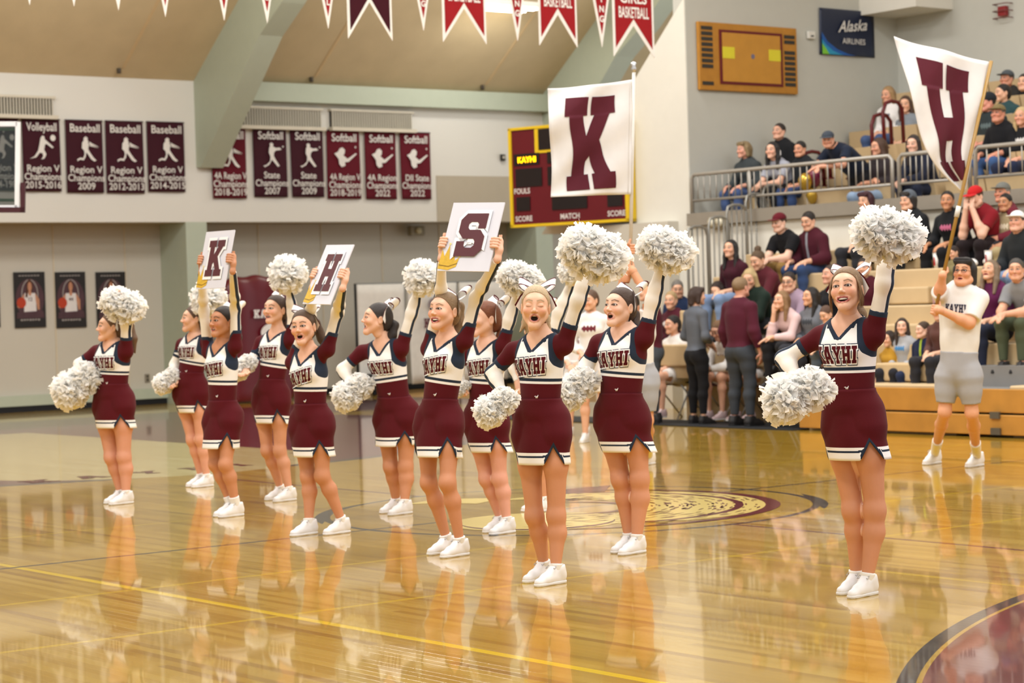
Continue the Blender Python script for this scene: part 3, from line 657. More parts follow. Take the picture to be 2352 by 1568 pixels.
prof = [(19.5, 3.97), (19.36, 3.95), (17.34, 5.93), (16.65, 6.36), (12.0, 10.0), (12.0, zc(12)), (19.5, 5.41)]
for i, (a, b) in enumerate(((8.03, 8.46), (15.5, 15.95), (.55, .98))):
    m = MB(); m.hexa([(a, y, z) for y, z in prof][::-1], [(b, y, z) for y, z in prof][::-1]); m.ob('trim_6', GREEN, **ST)
    MB().box((a-.24, 19.5, 0), (a+.16, 20.4, 3.05)).ob('trim_7', GREEN, **ST)
MB().box((8.46, 19.28, 5.10), (15.5, 19.5, 5.42)).ob('trim_8', GREEN, **ST)
# right-hand side: pier wall, gallery alcove
m = MB(); P_ = [(9.706, 0), (11.6, 0), (11.6, 2.5), (13.0, 2.55), (10.72, 4.71), (9.706, 5.67)]
m.hexa([(10.2, y, z) for y, z in P_], [(10.5, y, z) for y, z in P_]); m.ob('wall_right', W_PI, **ST)
MB().box((10.2, -6, 0), (10.45, 9.69, 2.515)).ob('wall_right.001', W_PI, **ST)
MB().box((10.215, 9.7, 2.5), (14.5, 9.95, 8.5)).ob('wall_alcove', W_AL, **ST)
MB().box((14.5, -8, 2.5), (14.75, 9.95, 8.5)).ob('wall_alcove.001', W_AL, **ST)
MB().box((10.0, 9.95, 0), (10.2, 11.6, 2.6)).ob('wall_right.002', W_LO, **ST)
SLAB = MB().box((10.12, -6, 2.52), (14.49, 9.69, 2.69)).ob('trim_10', plain('gallery_slab_edge', '8d8578', .7), **ST)
MB().box((10.16, -6, 8.5), (14.75, 9.95, 8.6)).ob('ceiling.002', CEIL, **ST)
MB().box((13.7, 8.6, 5.62), (14.5, 9.7, 8.5)).ob('trim_11', W_PI, **ST)
# ---------------------------------------------------------------- wall grilles
M_VF = plain('cream_metal', 'cfc7b4', .5); M_SL = plain('grille_slat', 'c2bcac', .5); M_DK = plain('duct_dark', '2c2b28', .8)
for lab, (px0, py0, px1, py1) in (('wide wall grille above the left volleyball banner', (-40, 228, 118, 262)), ('wall grille directly right of the sloping green beam', (536, 255, 733, 288)), ('wall grille above the right-hand softball banners', (757, 262, 941, 293))):
    a = atY(px0, py1, 19.5); b = atY(px1, py0, 19.5); t = thing('wall_grille', lab, 'vent', (a[0], 19.5, a[2]), group='air grilles along the upper wall'); W_, H_ = b[0]-a[0], b[2]-a[2]
    MB().box((0, -.02, 0), (W_, 0, H_)).ob('backing', M_DK, t)
    MB().box((-.04, -.16, -.06), (W_+.04, 0, 0)).ob('sill', M_VF, t); MB().box((-.03, -.10, H_), (W_+.03, 0, H_+.04)).ob('frame', M_VF, t)
    n = int(W_/.05)
    for i in range(n):
        x = W_*(i+.5)/n; MB().box((x-.011, -.085, 0), (x+.011, -.045, H_)).ob('slat', M_SL, t)
# ---------------------------------------------------------------- championship banners
M_LET = cloth('banner_print', 'ded9d2'); M_DM = cloth('dark_maroon_felt', '3c1620'); M_RM = cloth('red_maroon_felt', '5c121f')
SIL = {
'bat': [[(.18,.08),(.30,.14),(.40,.12),(.46,.28),(.44,.42),(.36,.50),(.38,.72),(.44,.80),(.44,.90),(.52,.96),(.60,.90),(.58,.82),(.62,.78),(.60,.70),(.70,.64),(1.0,.52),(1.02,.56),(.74,.70),(.66,.76),(.62,.60),(.60,.46),(.68,.32),(.80,.14),(.90,.04),(.82,0),(.70,.08),(.58,.28),(.52,.34),(.50,.18),(.42,.04),(.28,.06),(.18,0)]],
'field': [[(.15,.05),(.30,.10),(.44,.24),(.46,.44),(.40,.58),(.42,.78),(.46,.86),(.44,.95),(.52,1.0),(.60,.94),(.58,.84),(.70,.78),(.86,.80),(.94,.72),(.86,.70),(.70,.68),(.62,.60),(.60,.46),(.68,.30),(.84,.06),(.76,.02),(.58,.24),(.52,.30),(.40,.10),(.22,0)], [(1.0,.80),(1.04,.84),(1.0,.88),(.96,.84)]],
'pitch': [[(.06,.62),(.22,.70),(.30,.84),(.42,.88),(.52,.78),(.50,.64),(.44,.56),(.62,.42),(.98,.66),(1.02,.62),(.66,.30),(.50,.28),(.52,.14),(.36,.08),(.26,.20),(.24,.40),(.14,.54)], [(.93,.90),(.97,.95),(1.01,.90),(.97,.85)]],
'vol': [[(.02,.04),(.20,.14),(.34,.36),(.40,.62),(.44,.84),(.50,.94),(.58,.92),(.60,.80),(.84,.58),(.92,.50),(.86,.46),(.66,.62),(.60,.60),(.56,.40),(.64,.22),(.56,.06),(.44,.02),(.52,.14),(.50,.26),(.40,.28),(.26,.10)], [(.90+.10*math.cos(a), .86+.12*math.sin(a)) for a in np.linspace(0, 6.1, 14)]],
}
def cloth_sheet(w_, h_, amp, seed, nx=16, ny=14, th=.006, cut=None):
    r = random.Random(seed); p1, p2 = r.uniform(0, 6), r.uniform(0, 6); v = []
    for j in range(ny+1):
        for i in range(nx+1):
            u, q = i/nx, j/ny; v.append((w_*(u-.5)*(1-.03*q*math.sin(p1)), -amp*q*(math.sin(u*7+p1)+.5*math.sin(u*15+p2)), -h_*q))
    f = [(a, a+1, a+nx+2, a+nx+1) for j in range(ny) for a in [j*(nx+1)+i for i in range(nx)]]; return v, [q[::-1] for q in f]
def wall_banner(q, title, sil, lines, dark, label, seed, hide=None):
    x0, y0, x1, y1 = q; a = atY(x0, y0, 19.46); b = atY(x1, y1, 19.46); w_, h_ = b[0]-a[0], a[2]-b[2]
    t = thing('wall_banner', label, 'banner', ((a[0]+b[0])/2, 19.45, a[2]), group='championship banners along the upper wall'); v, f = cloth_sheet(w_, h_, .008, seed)
    o = ob('cloth', mesh('cloth', v, f), M_DM if dark else M_RM, t); s = o.modifiers.new('thick', 'SOLIDIFY'); s.thickness = .008; MB().tube([(-w_/2-.01, .0, .004), (w_/2+.01, 0, .004)], .010, 8).ob('rod', plain('banner_rod', '3a1a20', .5), t, True)
    fr = lambda z: (V(0, -.034, z), V(1, 0, 0), V(0, 0, 1)); z = -h_*.12
    decal('title', None, fr(-h_*.158), M_LET, t, 0, text2d(title, h_*.16, .014, sx=min(1, w_*1.05/(h_*.155*.52*len(title)))))
    decal('player_silhouette', [[((p[0]-.5)*w_*.72, (p[1]-.5)*h_*.36) for p in l] for l in SIL[sil]], fr(-h_*.385), M_LET, t, 0)
    for i, l in enumerate(lines): decal('lettering', None, fr(-h_*(.725+.115*i)), M_LET, t, 0, text2d(l, h_*.135, .012, sx=min(1, w_*1.03/(h_*.125*.56*len(l)))))
R5, A4 = ['Region V', 'Champions'], ['4A Region V', 'Champions']
for q, ti, si, li, dk, lab in (
 ((-40, 272, 46, 438), 'Volleyball', 'vol', R5+['1984-1986'], 1, 'maroon volleyball banner partly behind the glass backboard at the left edge'),
 ((49, 273, 141, 440), 'Volleyball', 'vol', R5+['2015-2016'], 1, 'dark maroon volleyball banner reading 2015-2016'),
 ((149, 276, 239, 443), 'Baseball', 'bat', R5+['2009'], 1, 'dark maroon baseball banner reading 2009'), ((241, 278, 332, 444), 'Baseball', 'bat', R5+['2012-2013'], 1, 'dark maroon baseball banner reading 2012-2013'), ((336, 280, 426, 441), 'Baseball', 'bat', R5+['2014-2015'], 1, 'dark maroon baseball banner reading 2014-2015, left of the sloping beam'),
 ((483, 292, 568, 456), 'Baseball', 'bat', A4+['2018-2019'], 0, 'red maroon baseball banner half behind the sloping beam'), ((580, 294, 661, 453), 'Softball', 'field', ['State', 'Champions', '2007'], 1, 'dark maroon softball banner reading 2007, just right of the half-hidden baseball one'), ((665, 296, 745, 453), 'Softball', 'field', ['State', 'Champions', '2009'], 1, 'dark maroon softball banner reading 2009, left of the first red maroon softball one'),
 ((749, 299, 829, 457), 'Softball', 'pitch', A4+['2018-2019'], 0, 'red maroon softball banner reading 2018-2019'), ((836, 302, 912, 458), 'Softball', 'pitch', ['4A Region', 'Champions', '2022'], 0, 'red maroon softball banner reading 4A Region Champions 2022'), ((917, 304, 991, 458), 'Softball', 'pitch', ['DII State', 'Champions', '2022'], 0, 'red maroon softball banner reading DII State Champions 2022, rightmost of the row')):
    wall_banner(q, ti, si, li, dk, lab, hash(lab) % 1000 if False else len(lab)*7+int(q[0]))
# ---------------------------------------------------------------- hanging pennants and swallow-tail banners
M_RED = cloth('pennant_red_felt', '9c1c22'); M_PW = cloth('pennant_white_felt', 'f2efe9'); M_MAR = cloth('pennant_maroon_felt', '3f0f1c')
PY_ = 8.0; LINE = [atY(-60, -95, PY_), atY(1560, -35, PY_)]
t = thing('bunting_line', 'thin cord carrying the red pennants across the hall', 'cord', LINE[0]); MB().tube([V(0, 0, 0), LINE[1]-LINE[0]], .006, 6).ob('cord', plain('white_cord', 'd8d4cc', .7), t)
def pennant(cx, tip, half, word, label, up=150, swallow=False, dark=False, notch=0, lines=()):
    c = atY(cx, tip, PY_); k = (atY(cx+100, tip, PY_)[0]-c[0])/100; hh = up*k; w_ = half*k; tz = LINE[0][2]+(LINE[1][2]-LINE[0][2])*(c[0]-LINE[0][0])/(LINE[1][0]-LINE[0][0]); hh = tz-c[2]
    t = thing('pennant', label, 'banner' if swallow else 'pennant', (c[0], PY_, tz), group='red pennants on the cord' if not swallow else 'swallow-tailed basketball banners')
    if swallow: L = [(-w_, 0), (w_, 0), (w_, -hh), (0, -hh+notch*k), (-w_, -hh)]; e = .09; Li = [(-w_*.90, 0), (w_*.90, 0), (w_*.90, -hh+15*k), (0, -hh+(notch+11)*k), (-w_*.90, -hh+15*k)]
    else: w_ = hh*.215; L = [(-w_, 0), (w_, 0), (0, -hh)]; e = 0; Li = [(-w_+5*k, 0), (w_-5*k, 0), (0, -hh+22*k)]
    v, f = curve_mesh('p', [L], 0, .004); wv = lambda q: np.stack([q[:, 0], q[:, 2], q[:, 1]], 1)
    ob('cloth', mesh('cloth', wv(v), f, smooth=False), M_PW, t); v, f = curve_mesh('p', [Li]); v[:, 2] = -.007; ob('field', mesh('field', wv(v), f, smooth=False), M_MAR if dark else M_RED, t)
    if swallow:
        for i, l in enumerate(lines): decal('lettering', None, (V(0, -.012, -hh+(notch+13+25*(len(lines)-1-i))*k), V(1, 0, 0), V(0, 0, 1)), M_PW, t, 0, text2d(l, 26*k, .02, sx=min(1.05, w_*1.62/(26*k*.62*max(4, len(l))))))
    else:
        for i, ch in enumerate(word):
            if -hh+(44+17*(len(word)-1-i))*k < -.06: decal('lettering', None, (V(0, -.012, -hh+(44+17*(len(word)-1-i))*k), V(1, 0, 0), V(0, 0, 1)), M_PW, t, 0, text2d(ch, 15*k, .03))
for cx, tip, wd in ((68, 12, ''), (170, 15, ''), (272, 24, 'VOLL'), (380, 39, 'BASEBALL'), (515, 47, 'FOOTBALL'), (614, 53, 'SOFTBALL'), (754, 65, 'VOLLEYBALL'), (973, 70, 'WRESTLING'), (1189, 94, 'SWIMMING'), (1383, 109, 'WRESTLING')):
    pennant(cx, tip, 26, wd, 'small red pointed pennant with white edge, '+{68: 'leftmost, only its tip in view', 170: 'second from the left, tip only', 272: 'third from the left', 380: 'fourth from the left', 515: 'just left of the sloping green beam', 614: 'in front of the sloping green beam', 754: 'left of the dark basketball banner', 973: 'right of the dark basketball banner', 1189: 'before the ceiling light', 1383: 'rightmost, before the last swallow-tail'}[cx])
for cx, tip, hf, nt, dk, ln, lab in ((851, 91, 50, 70, 1, ['BASKETBALL'], 'dark maroon swallow-tailed banner reading BASKETBALL'), (1068, 99, 49, 62, 0, ['BOYS', 'BASKETBALL'], 'bright red swallow-tailed banner, second from the left, reading BOYS BASKETBALL'), (1283, 107, 43, 56, 0, ['GIRLS', 'BASKETBALL'], 'bright red swallow-tailed banner, third from the left, reading GIRLS BASKETBALL'), (1457, 132, 46, 54, 0, ['4A', 'GIRLS', 'BASKETBALL'], 'red swallow-tailed banner at the right end of the cord')):
    pennant(cx, tip, hf, '', lab, swallow=True, dark=dk, notch=nt, lines=ln)
# ---------------------------------------------------------------- ceiling light in view
p = atY(1170, 14, 17.3); t = thing('ceiling_light', 'white fluorescent high-bay light under the tan ceiling, top centre', 'light', p)
for k in (0, .34):
    MB().box((-.62, -.10+k, .0), (.62, .10+k, .09)).ob('housing', plain('white_enamel', 'eeeae2', .4), t)
    for j in (-.05, .05): MB().tube([(-.58, j+k, -.025), (.58, j+k, -.025)], .018, 8).ob('tube', plain('lit_tube', 'fff6e4', .5, emit=14), t, True)
area(tuple(p-V(0, 0, .12)), 1.2, .5, 60); area(tuple(p+V(-.2, -.25, .16)), 1.2, .4, 45, rot=(math.pi, 0, 0))
# ---------------------------------------------------------------- glass backboard at the left edge
t = thing('backboard', 'glass basketball backboard with white border cut off by the left frame edge', 'backboard', at(-60, 380, 24)); C0 = at(-60, 380, 24); q = lambda x, y: at(x, y, 24)-C0
def pane(name, pts, th, mat, **kw):
    pts = [np.asarray(x) for x in pts]; n = unit(np.cross(pts[1]-pts[0], pts[2]-pts[0]))*th; m = MB(); m.hexa([x-n for x in pts], [x+n for x in pts]); return m.ob(name, mat, t, **kw)
N = NT('tinted_glass'); N.set(.03, .5); N.col((.015, .03, .028, 1)); N.b.inputs['Alpha'].default_value = .5; M_GL = N.m
pane('glass', [q(-260, 282), q(44, 282), q(42, 480), q(-260, 480)], .006, M_GL)
WHF = plain('white_board_border', 'e6e8ec', .4)
pane('border', [q(36, 280), q(47, 280), q(45, 480), q(34, 480)], .012, WHF); pane('border', [q(-260, 279), q(40, 279), q(40, 290), q(-260, 290)], .012, WHF); pane('border', [q(-260, 471), q(40, 471), q(40, 481), q(-260, 481)], .012, WHF)
pane('frame_bar', [q(-260, 293), q(34, 293), q(34, 300), q(-260, 300)], .008, plain('dark_green_steel', '28382f', .5)); pane('frame_bar', [q(-260, 456), q(34, 456), q(34, 463), q(-260, 463)], .008, plain('dark_green_steel', '28382f', .5))
PAD = plain('maroon_edge_pad', '421a22', .5); pane('edge_pad', [q(-260, 476), q(57, 476), q(57, 488), q(-260, 488)], .03, PAD); pane('edge_pad', [q(48, 420), q(58, 418), q(57, 488), q(48, 488)], .03, PAD)
# ---------------------------------------------------------------- player posters
M_PB = plain('poster_black', '23201f', .5); M_PK = plain('poster_smoke', '4b3238', .5, var=.35, scale=9); M_JW = plain('poster_jersey', 'd9d3d0', .5, var=.1); M_SK = plain('poster_skin', 'b98263', .5); M_BL = plain('poster_ball', 'b03a1e', .5); M_HR = plain('poster_hair', '4e2c1c', .5); M_PT = plain('poster_grey', '9a938e', .5)
EL = lambda cx, cy, rx, ry, n=22: [(cx+rx*math.cos(a), cy+ry*math.sin(a)) for a in np.linspace(0, 2*math.pi, n, endpoint=False)]
def poster(x0, x1, lab, hair, num):
    a = atY(x0, 625, 20.38); b = atY(x1, 751, 20.38); w_, h_ = b[0]-a[0], a[2]-b[2]; t = thing('poster', lab, 'poster', ((a[0]+b[0])/2, 20.37, a[2]-h_/2), group='player posters on the lower back wall')
    MB().box((-w_/2, 0, -h_/2), (w_/2, .012, h_/2)).ob('panel', M_PB, t); fr = (V(0, 0, 0), V(w_, 0, 0), V(0, 0, h_))
    D_ = lambda n, L, m_, o: decal(n, [L], fr, m_, t, o)
    D_('print', EL(0, .02, .46, .36), M_PK, .002); D_('print', EL(0, .10, .27, .27), M_PT, .003); D_('print', EL(0, .10, .24, .25), M_PK, .0035)
    D_('print', [(-.17, .12), (.17, .12), (.19, -.05), (.20, -.22), (-.20, -.22), (-.19, -.05)], M_JW, .004); D_('print', [(-.17, .12), (-.36, -.02), (-.42, -.12), (-.36, -.15), (-.20, -.03)], M_SK, .0045); D_('print', [(.17, .12), (.30, .0), (.30, -.18), (.24, -.18), (.18, -.02)], M_SK, .0045)
    D_('print', EL(-.28, -.05, .15, .095), M_BL, .0055); D_('print', EL(.0, .245, .105, .125) if hair else EL(.0, .25, .09, .11), M_HR, .0045); D_('print', [(-.10, .25), (-.15, .05), (-.08, .04), (-.05, .2)] if hair else [(-.06, .3), (.06, .3), (.07, .27), (-.07, .27)], M_HR, .0048)
    D_('print', EL(0, .235, .065, .085), M_SK, .0055); D_('print', EL(0, .12, .05, .05), M_SK, .005)
    decal('number', None, (V(0, 0, -.02*h_), V(h_, 0, 0), V(0, 0, h_)), M_PK, t, .0065, text2d(num, .09, .02)); D_('print', [(-.42, -.22), (.42, -.2), (.45, -.33), (-.45, -.33)], M_PK, .006)
    for i, (y, wv, hv) in enumerate(((.425, .34, .018), (-.375, .32, .03))):
        for j in range(7): D_('print', [(-wv+2*wv*j/7, y), (-wv+2*wv*(j+.75)/7, y+.006*(i*j % 3)), (-wv+2*wv*(j+.75)/7, y+hv), (-wv+2*wv*j/7, y+hv)], M_PT, .006)
poster(30, 106, 'black player poster, leftmost whole one, player with long hair holding a ball', True, '12'); poster(125, 199, 'black player poster in the middle of the row, number 44 jersey', False, '44'); poster(219, 291, 'black player poster partly behind the far left pom-pom', True, '23'); poster(-76, 1, 'player poster cut off by the left frame edge', False, '5')
p = atY(338, 868, 20.39); t = thing('wall_socket', 'small grey socket plate low on the beige back wall', 'socket', p); bevel(MB().box((-.045, -.012, -.07), (.045, 0, .07)).ob('plate', plain('socket_plate', '8b8272', .5), t), .004); MB().box((-.015, -.016, .01), (.015, -.012, .05)).ob('outlet', M_DK, t); MB().box((-.015, -.016, -.05), (.015, -.012, -.01)).ob('outlet', M_DK, t)
# ---------------------------------------------------------------- maroon padded mat and white cover by the back wall
t = thing('wall_pad', 'large rounded maroon padded cover with white KAYHI lettering at the back wall', 'pad', (8.8, 19.0, 0)); S = SDF(); S.cap((-.42, 0, .15), (-.42, 0, 1.88), .26, .22, .1, w=(0, 1, 0), f=.6); S.cap((.42, 0, .15), (.42, 0, 1.85), .26, .22, .1, w=(0, 1, 0), f=.6); S.cap((-.3, 0, .2), (-.3, 0, 1.82), .28, .26, .1, w=(0, 1, 0), f=.6); S.cap((.3, 0, .2), (.3, 0, 1.82), .28, .26, .1, w=(0, 1, 0), f=.6); S.cap((0, 0, .2), (0, 0, 1.87), .3, .27, .1, w=(0, 1, 0), f=.5)
D, lo, ax = S.grid(.03); D = np.maximum(D, .02-ax[2][None, None, :]); v, f = nets(D, lo, .03); PB = ob('cover', mesh('cover', v, f), plain('maroon_vinyl', '611420', .32, .5), t)
L, _ = word_loops('KAYHI'); decal('lettering', [[(p[0]*.115, p[1]*.115) for p in l] for l in L], (V(.12, -.20, 1.48), V(1, 0, 0), V(0, 0, 1)), plain('white_vinyl', 'e8e4e0', .5), t, 0)
decal('crest', [EL(.16, 1.16, .20, .15)], (V(0, -.20, 0), V(1, 0, 0), V(0, 0, 1)), plain('white_vinyl', 'e8e4e0', .5), t, 0); decal('crest', [EL(.18, 1.14, .12, .06)], (V(0, -.204, 0), V(1, 0, 0), V(0, 0, 1)), plain('grey_vinyl', 'a79f9f', .5), t, 0)
t = thing('divider_sheet', 'long white cover sheet hanging on a dark frame behind the cheerleaders', 'sheet', (0, 19.0, 0)); WS = cloth('white_tarp', 'e2ded6'); 
for i, (a, b) in enumerate(((10.85, 11.85), (11.92, 13.0), (13.06, 14.1))):
    v, f = cloth_sheet(b-a, 1.78, .03, 40+i, 14, 10); o = ob('sheet', mesh('sheet', v, f), WS, t, loc=((a+b)/2, 0, 1.93)); s = o.modifiers.new('thick', 'SOLIDIFY'); s.thickness = .01
for x in (10.85, 11.88, 13.03, 14.1): MB().tube([(x, .06, 0), (x, .06, 1.95)], .022, 8).ob('post', plain('black_steel', '1d1f22', .4), t, True)
MB().tube([(10.85, .05, 1.94), (14.1, .05, 1.94)], .02, 8).ob('rail', plain('grey_steel', '8d8d89', .4), t, True)
L, _ = word_loops('KAYHI'); decal('lettering', [[(p[0]*.14, p[1]*.14) for p in l] for l in L], (V(12.55, -.075, 1.22), V(1, 0, 0), V(0, 0, 1)), plain('maroon_print', '5d2730', .6), t, 0); decal('crest', [EL(12.45, 1.55, .15, .12)], (V(0, -.075, 0), V(1, 0, 0), V(0, 0, 1)), plain('grey_print', '8c7f80', .6), t, 0)
for x in (10.75, 11.3): 
    t = thing('equipment_cart', 'low dark cart under the white cover sheet, '+('left' if x < 11 else 'right')+' one', 'cart', (x, 18.8, 0)); bevel(MB().box((-.2, -.2, .08), (.22, .2, .38)).ob('bin', plain('dark_plastic', '23272a', .5), t), .02)
    for a, b in ((-.15, -.15), (.15, -.15), (-.15, .15), (.15, .15)): MB().tube([(a-.012, b, .04), (a+.012, b, .04)], .04, 10).ob('wheel', plain('black_rubber', '15161a', .5), t, True)
p = atY(956, 530, 20.2); t = thing('emergency_light', 'small boxed emergency light under the soffit left of the S sign', 'light', p); bevel(MB().box((-.16, -.06, -.09), (.16, .06, .09)).ob('box', plain('beige_plastic', '8a8068', .5), t), .02); MB().tube([(0, -.06, 0), (0, -.10, 0)], .06, 12).ob('lamp', plain('cream_lens', 'c9bd98', .3), t, True)
p = atY(1153, 362, 19.48); t = thing('wall_speaker', 'tiny dark box on the white wall left of the scoreboard', 'box', p); bevel(MB().box((-.05, -.05, -.06), (.05, 0, .06)).ob('case', M_DK, t), .01); MB().tube([(0, -.05, 0), (0, -.06, 0)], .03, 10).ob('grille', M_SL, t, True)
# ---------------------------------------------------------------- scoreboard
TR = atX(1438, 275, 10.02); dS = depth(TR)+1.25; TL, BL = at(1169, 296, dS), at(1173, 522, dS); r = TR-TL; u = TL-BL; u = V(0, 0, np.linalg.norm(u)); r = r*V(1, 1, 0); nn = unit(np.cross(r, u)); BLs = TL-u
t = thing('scoreboard', 'maroon scoreboard with yellow border and amber KAYHI lamps behind the K flag', 'scoreboard', BLs); pt = lambda a, b, o=0: r*a+u*b+nn*o
def slab(name, a0, b0, a1, b1, o0, o1, mat): 
    m = MB(); m.hexa([pt(a0, b0, o0), pt(a1, b0, o0), pt(a1, b1, o0), pt(a0, b1, o0)], [pt(a0, b0, o1), pt(a1, b0, o1), pt(a1, b1, o1), pt(a0, b1, o1)]); return m.ob(name, mat, t)
slab('cabinet', 0, 0, 1, 1, -.18, 0, plain('scoreboard_maroon', '5f1019', .4)); YB = plain('yellow_trim', 'd9b61c', .45); BK = plain('display_black', '15090a', .3, .5)
for q in ((-.005, -.005, 1.005, .022), (-.005, .978, 1.005, 1.005), (-.005, 0, .02, 1), (.98, 0, 1.005, 1)): slab('border', *q, -.18, .02, YB)
slab('border', .225, .73, .80, 1, .0, .012, YB); slab('display', .26, .76, .77, .97, .01, .02, BK)
for q in ((.04, .62, .26, .735), (.05, .40, .28, .585), (.33, .40, .70, .585), (.76, .40, .95, .585), (.05, .16, .17, .30), (.36, .15, .66, .33), (.83, .15, .955, .30), (.33, .62, .95, .735)): slab('display', *q, .004, .014, BK)
LED = plain('amber_lamps', 'ffb000', .4, emit=5.0); WT = plain('white_sign_print', 'd8d2cc', .5)
f_ = lambda a, b: (pt(a, b, 0), unit(r), V(0, 0, 1)); sz = np.linalg.norm(u)
decal('lamp_lettering', None, f_(.155, .645), LED, t, .02, text2d('KAYHI', sz*.085, .012, sx=.95))
for s_, a, b in (('FOULS', .10, .335), ('SCORE', .11, .055), ('MATCH', .51, .055), ('SCORE', .90, .055)): decal('lettering', None, f_(a, b), WT, t, .006, text2d(s_, sz*.075, .02, sx=.92))
# ---------------------------------------------------------------- record board, airline banner, small wall fittings on the alcove wall
Yw = 9.69
a = atY(1600, 126, Yw); b = atY(1826, 146, Yw); w_ = b[0]-a[0]; h_ = atY(1600, 47, Yw)[2]-atY(1602, 204, Yw)[2]; zc_ = (atY(1713, 58, Yw)[2]+atY(1713, 212, Yw)[2])/2
t = thing('record_board', 'wooden board painted as a basketball court with black name plates', 'board', ((a[0]+b[0])/2, Yw, zc_)); WD = plain('golden_oak', 'b07a2c', .4, var=.2, scale=8); fr = (V(0, 0, 0), V(w_, 0, 0), V(0, 0, h_))
bevel(MB().box((-w_/2, -.05, -h_/2), (w_/2, 0, h_/2)).ob('panel', WD, t), .01); MB().box((-w_*.30, -.062, -h_*.40), (w_*.34, -.05, h_*.40)).ob('maroon_border', plain('maroon_lacquer', '63161b', .4), t); MB().box((-w_*.275, -.066, -h_*.36), (w_*.315, -.062, h_*.36)).ob('court_panel', plain('light_oak', 'bd8733', .35, var=.12), t)
YL = plain('yellow_paper', 'd6cb34', .6)
for x in (-.215, .255): MB().box((w_*(x-.06), -.070, h_*-.02), (w_*(x+.06), -.066, h_*.15)).ob('yellow_sheet', YL, t)
MB().tube([(w_*.03, -.066, h_*.03), (w_*.03, -.07, h_*.03)], .035, 14).ob('centre_mark', plain('grey_blue_print', '6e6a80', .5), t)
for sx, ys in ((-.42, (.41, .33, .25, .17, .09, .01, -.07, -.15, -.40)), (.42, (.36, .28, .12, .04, -.04, -.12, -.20, -.28, -.36))):
    for y in ys: MB().box((w_*(sx-.055), -.056, h_*(y-.027)), (w_*(sx+.055), -.05, h_*(y+.027))).ob('name_plate', plain('black_plate', '2a2620', .35, .5), t)
a = atY(1881, 60, Yw); b = atY(2006, 88, Yw); w_ = b[0]-a[0]; h_ = atY(1881, 10, Yw)[2]-atY(1883, 117, Yw)[2]; zc_ = (atY(1943, 28, Yw)[2]+atY(1943, 124, Yw)[2])/2
t = thing('airline_banner', 'navy airline banner with green and blue sweep on the grey alcove wall', 'banner', ((a[0]+b[0])/2, Yw-.02, zc_)); v, f = cloth_sheet(w_, h_, .012, 5); v = [(p[0], p[1], p[2]+h_/2) for p in v]; o = ob('cloth', mesh('cloth', v, f), plain('navy_vinyl', '141f3a', .35, .5), t); s = o.modifiers.new('thick', 'SOLIDIFY'); s.thickness = .006
def arcp(pts): return pts
for nm, L, c, o_ in (('sweep', [(-.5, -.02), (-.40, -.22), (-.22, -.38), (-.02, -.47), (.14, -.5), (-.5, -.5)], '1f56a0', .022), ('sweep', [(-.5, -.18), (-.42, -.30), (-.30, -.42), (-.12, -.5), (-.5, -.5)], '2b8fb5', .024), ('sweep', [(-.5, -.27), (-.44, -.36), (-.37, -.5), (-.5, -.5)], '7bbf3a', .026)): decal(nm, [L], (V(0, -.005, 0), V(w_*.99, 0, 0), V(0, 0, h_*.985)), plain('vinyl_'+c, c, .4), t, o_)
LT = plain('white_vinyl_letters', 'd8d6d2', .5); decal('lettering', None, (V(w_*.07, -.03, h_*.04), V(1, 0, .10), V(0, 0, 1)), LT, t, 0, text2d('Alaska', h_*.34, .012, shear=.35)); decal('lettering', None, (V(w_*.09, -.03, -h_*.24), V(1, 0, 0), V(0, 0, 1)), LT, t, 0, text2d('AIRLINES', h_*.17, .006, sx=1.05))
p = atY(1860, 82, Yw); t = thing('sensor_box', 'small white sensor box between the record board and the airline banner', 'box', p); bevel(MB().box((-.07, -.05, -.05), (.07, 0, .06)).ob('case', plain('white_plastic', 'd6d4cc', .5), t), .012); MB().box((-.03, -.054, -.02), (.03, -.05, .0)).ob('lens', M_DK, t)
p = atY(2010, -2, Yw); t = thing('exit_sign', 'green lit exit sign at the very top of the alcove wall', 'sign', p); bevel(MB().box((-.20, -.09, -.05), (.10, 0, .16)).ob('case', M_DK, t), .01); MB().box((-.06, -.096, -.05), (.10, -.09, .1)).ob('lit_face', plain('green_lit', '49b48c', .4, emit=1.2), t)
p = at(2308, 26, 36); q_ = atX(2308, 26, 14.49); t = thing('fire_alarm', 'red fire alarm in a wire guard high on the right wall', 'alarm', q_); bevel(MB().box((-.08, -.07, -.07), (0, .07, .07)).ob('case', plain('alarm_red', '8d2a2c', .4), t), .01)
for z in (-.10, .0, .10): MB().tube([(0, -.14, z), (-.12, -.12, z), (-.12, .12, z), (0, .14, z)], .008, 6).ob('guard_bar', plain('alarm_guard', '6d3a36', .4), t, True)
p = atX(1449, 540, 10.19); t = thing('exit_sign', 'small green exit sign beyond the flag pole, low on the pier wall', 'sign', p); bevel(MB().box((-.06, -.16, -.12), (0, .16, .12)).ob('case', plain('sign_case', '39463f', .5), t), .01); MB().box((-.066, -.13, -.09), (-.06, .13, .09)).ob('lit_face', plain('green_lit', '49b48c', .4, emit=1.2), t)
p = atX(1656, 511, 10.17); t = thing('wall_lamp', 'twin-headed emergency lamp on the white wall under the gallery', 'light', p); bevel(MB().box((-.08, -.18, -.07), (0, .18, .08)).ob('case', plain('beige_case', '9a917d', .5), t), .015)
for y in (-.08, .08): MB().tube([(-.08, y, 0), (-.13, y, 0)], .055, 12).ob('lamp_head', plain('lamp_lens', 'd8d0b8', .3), t, True)
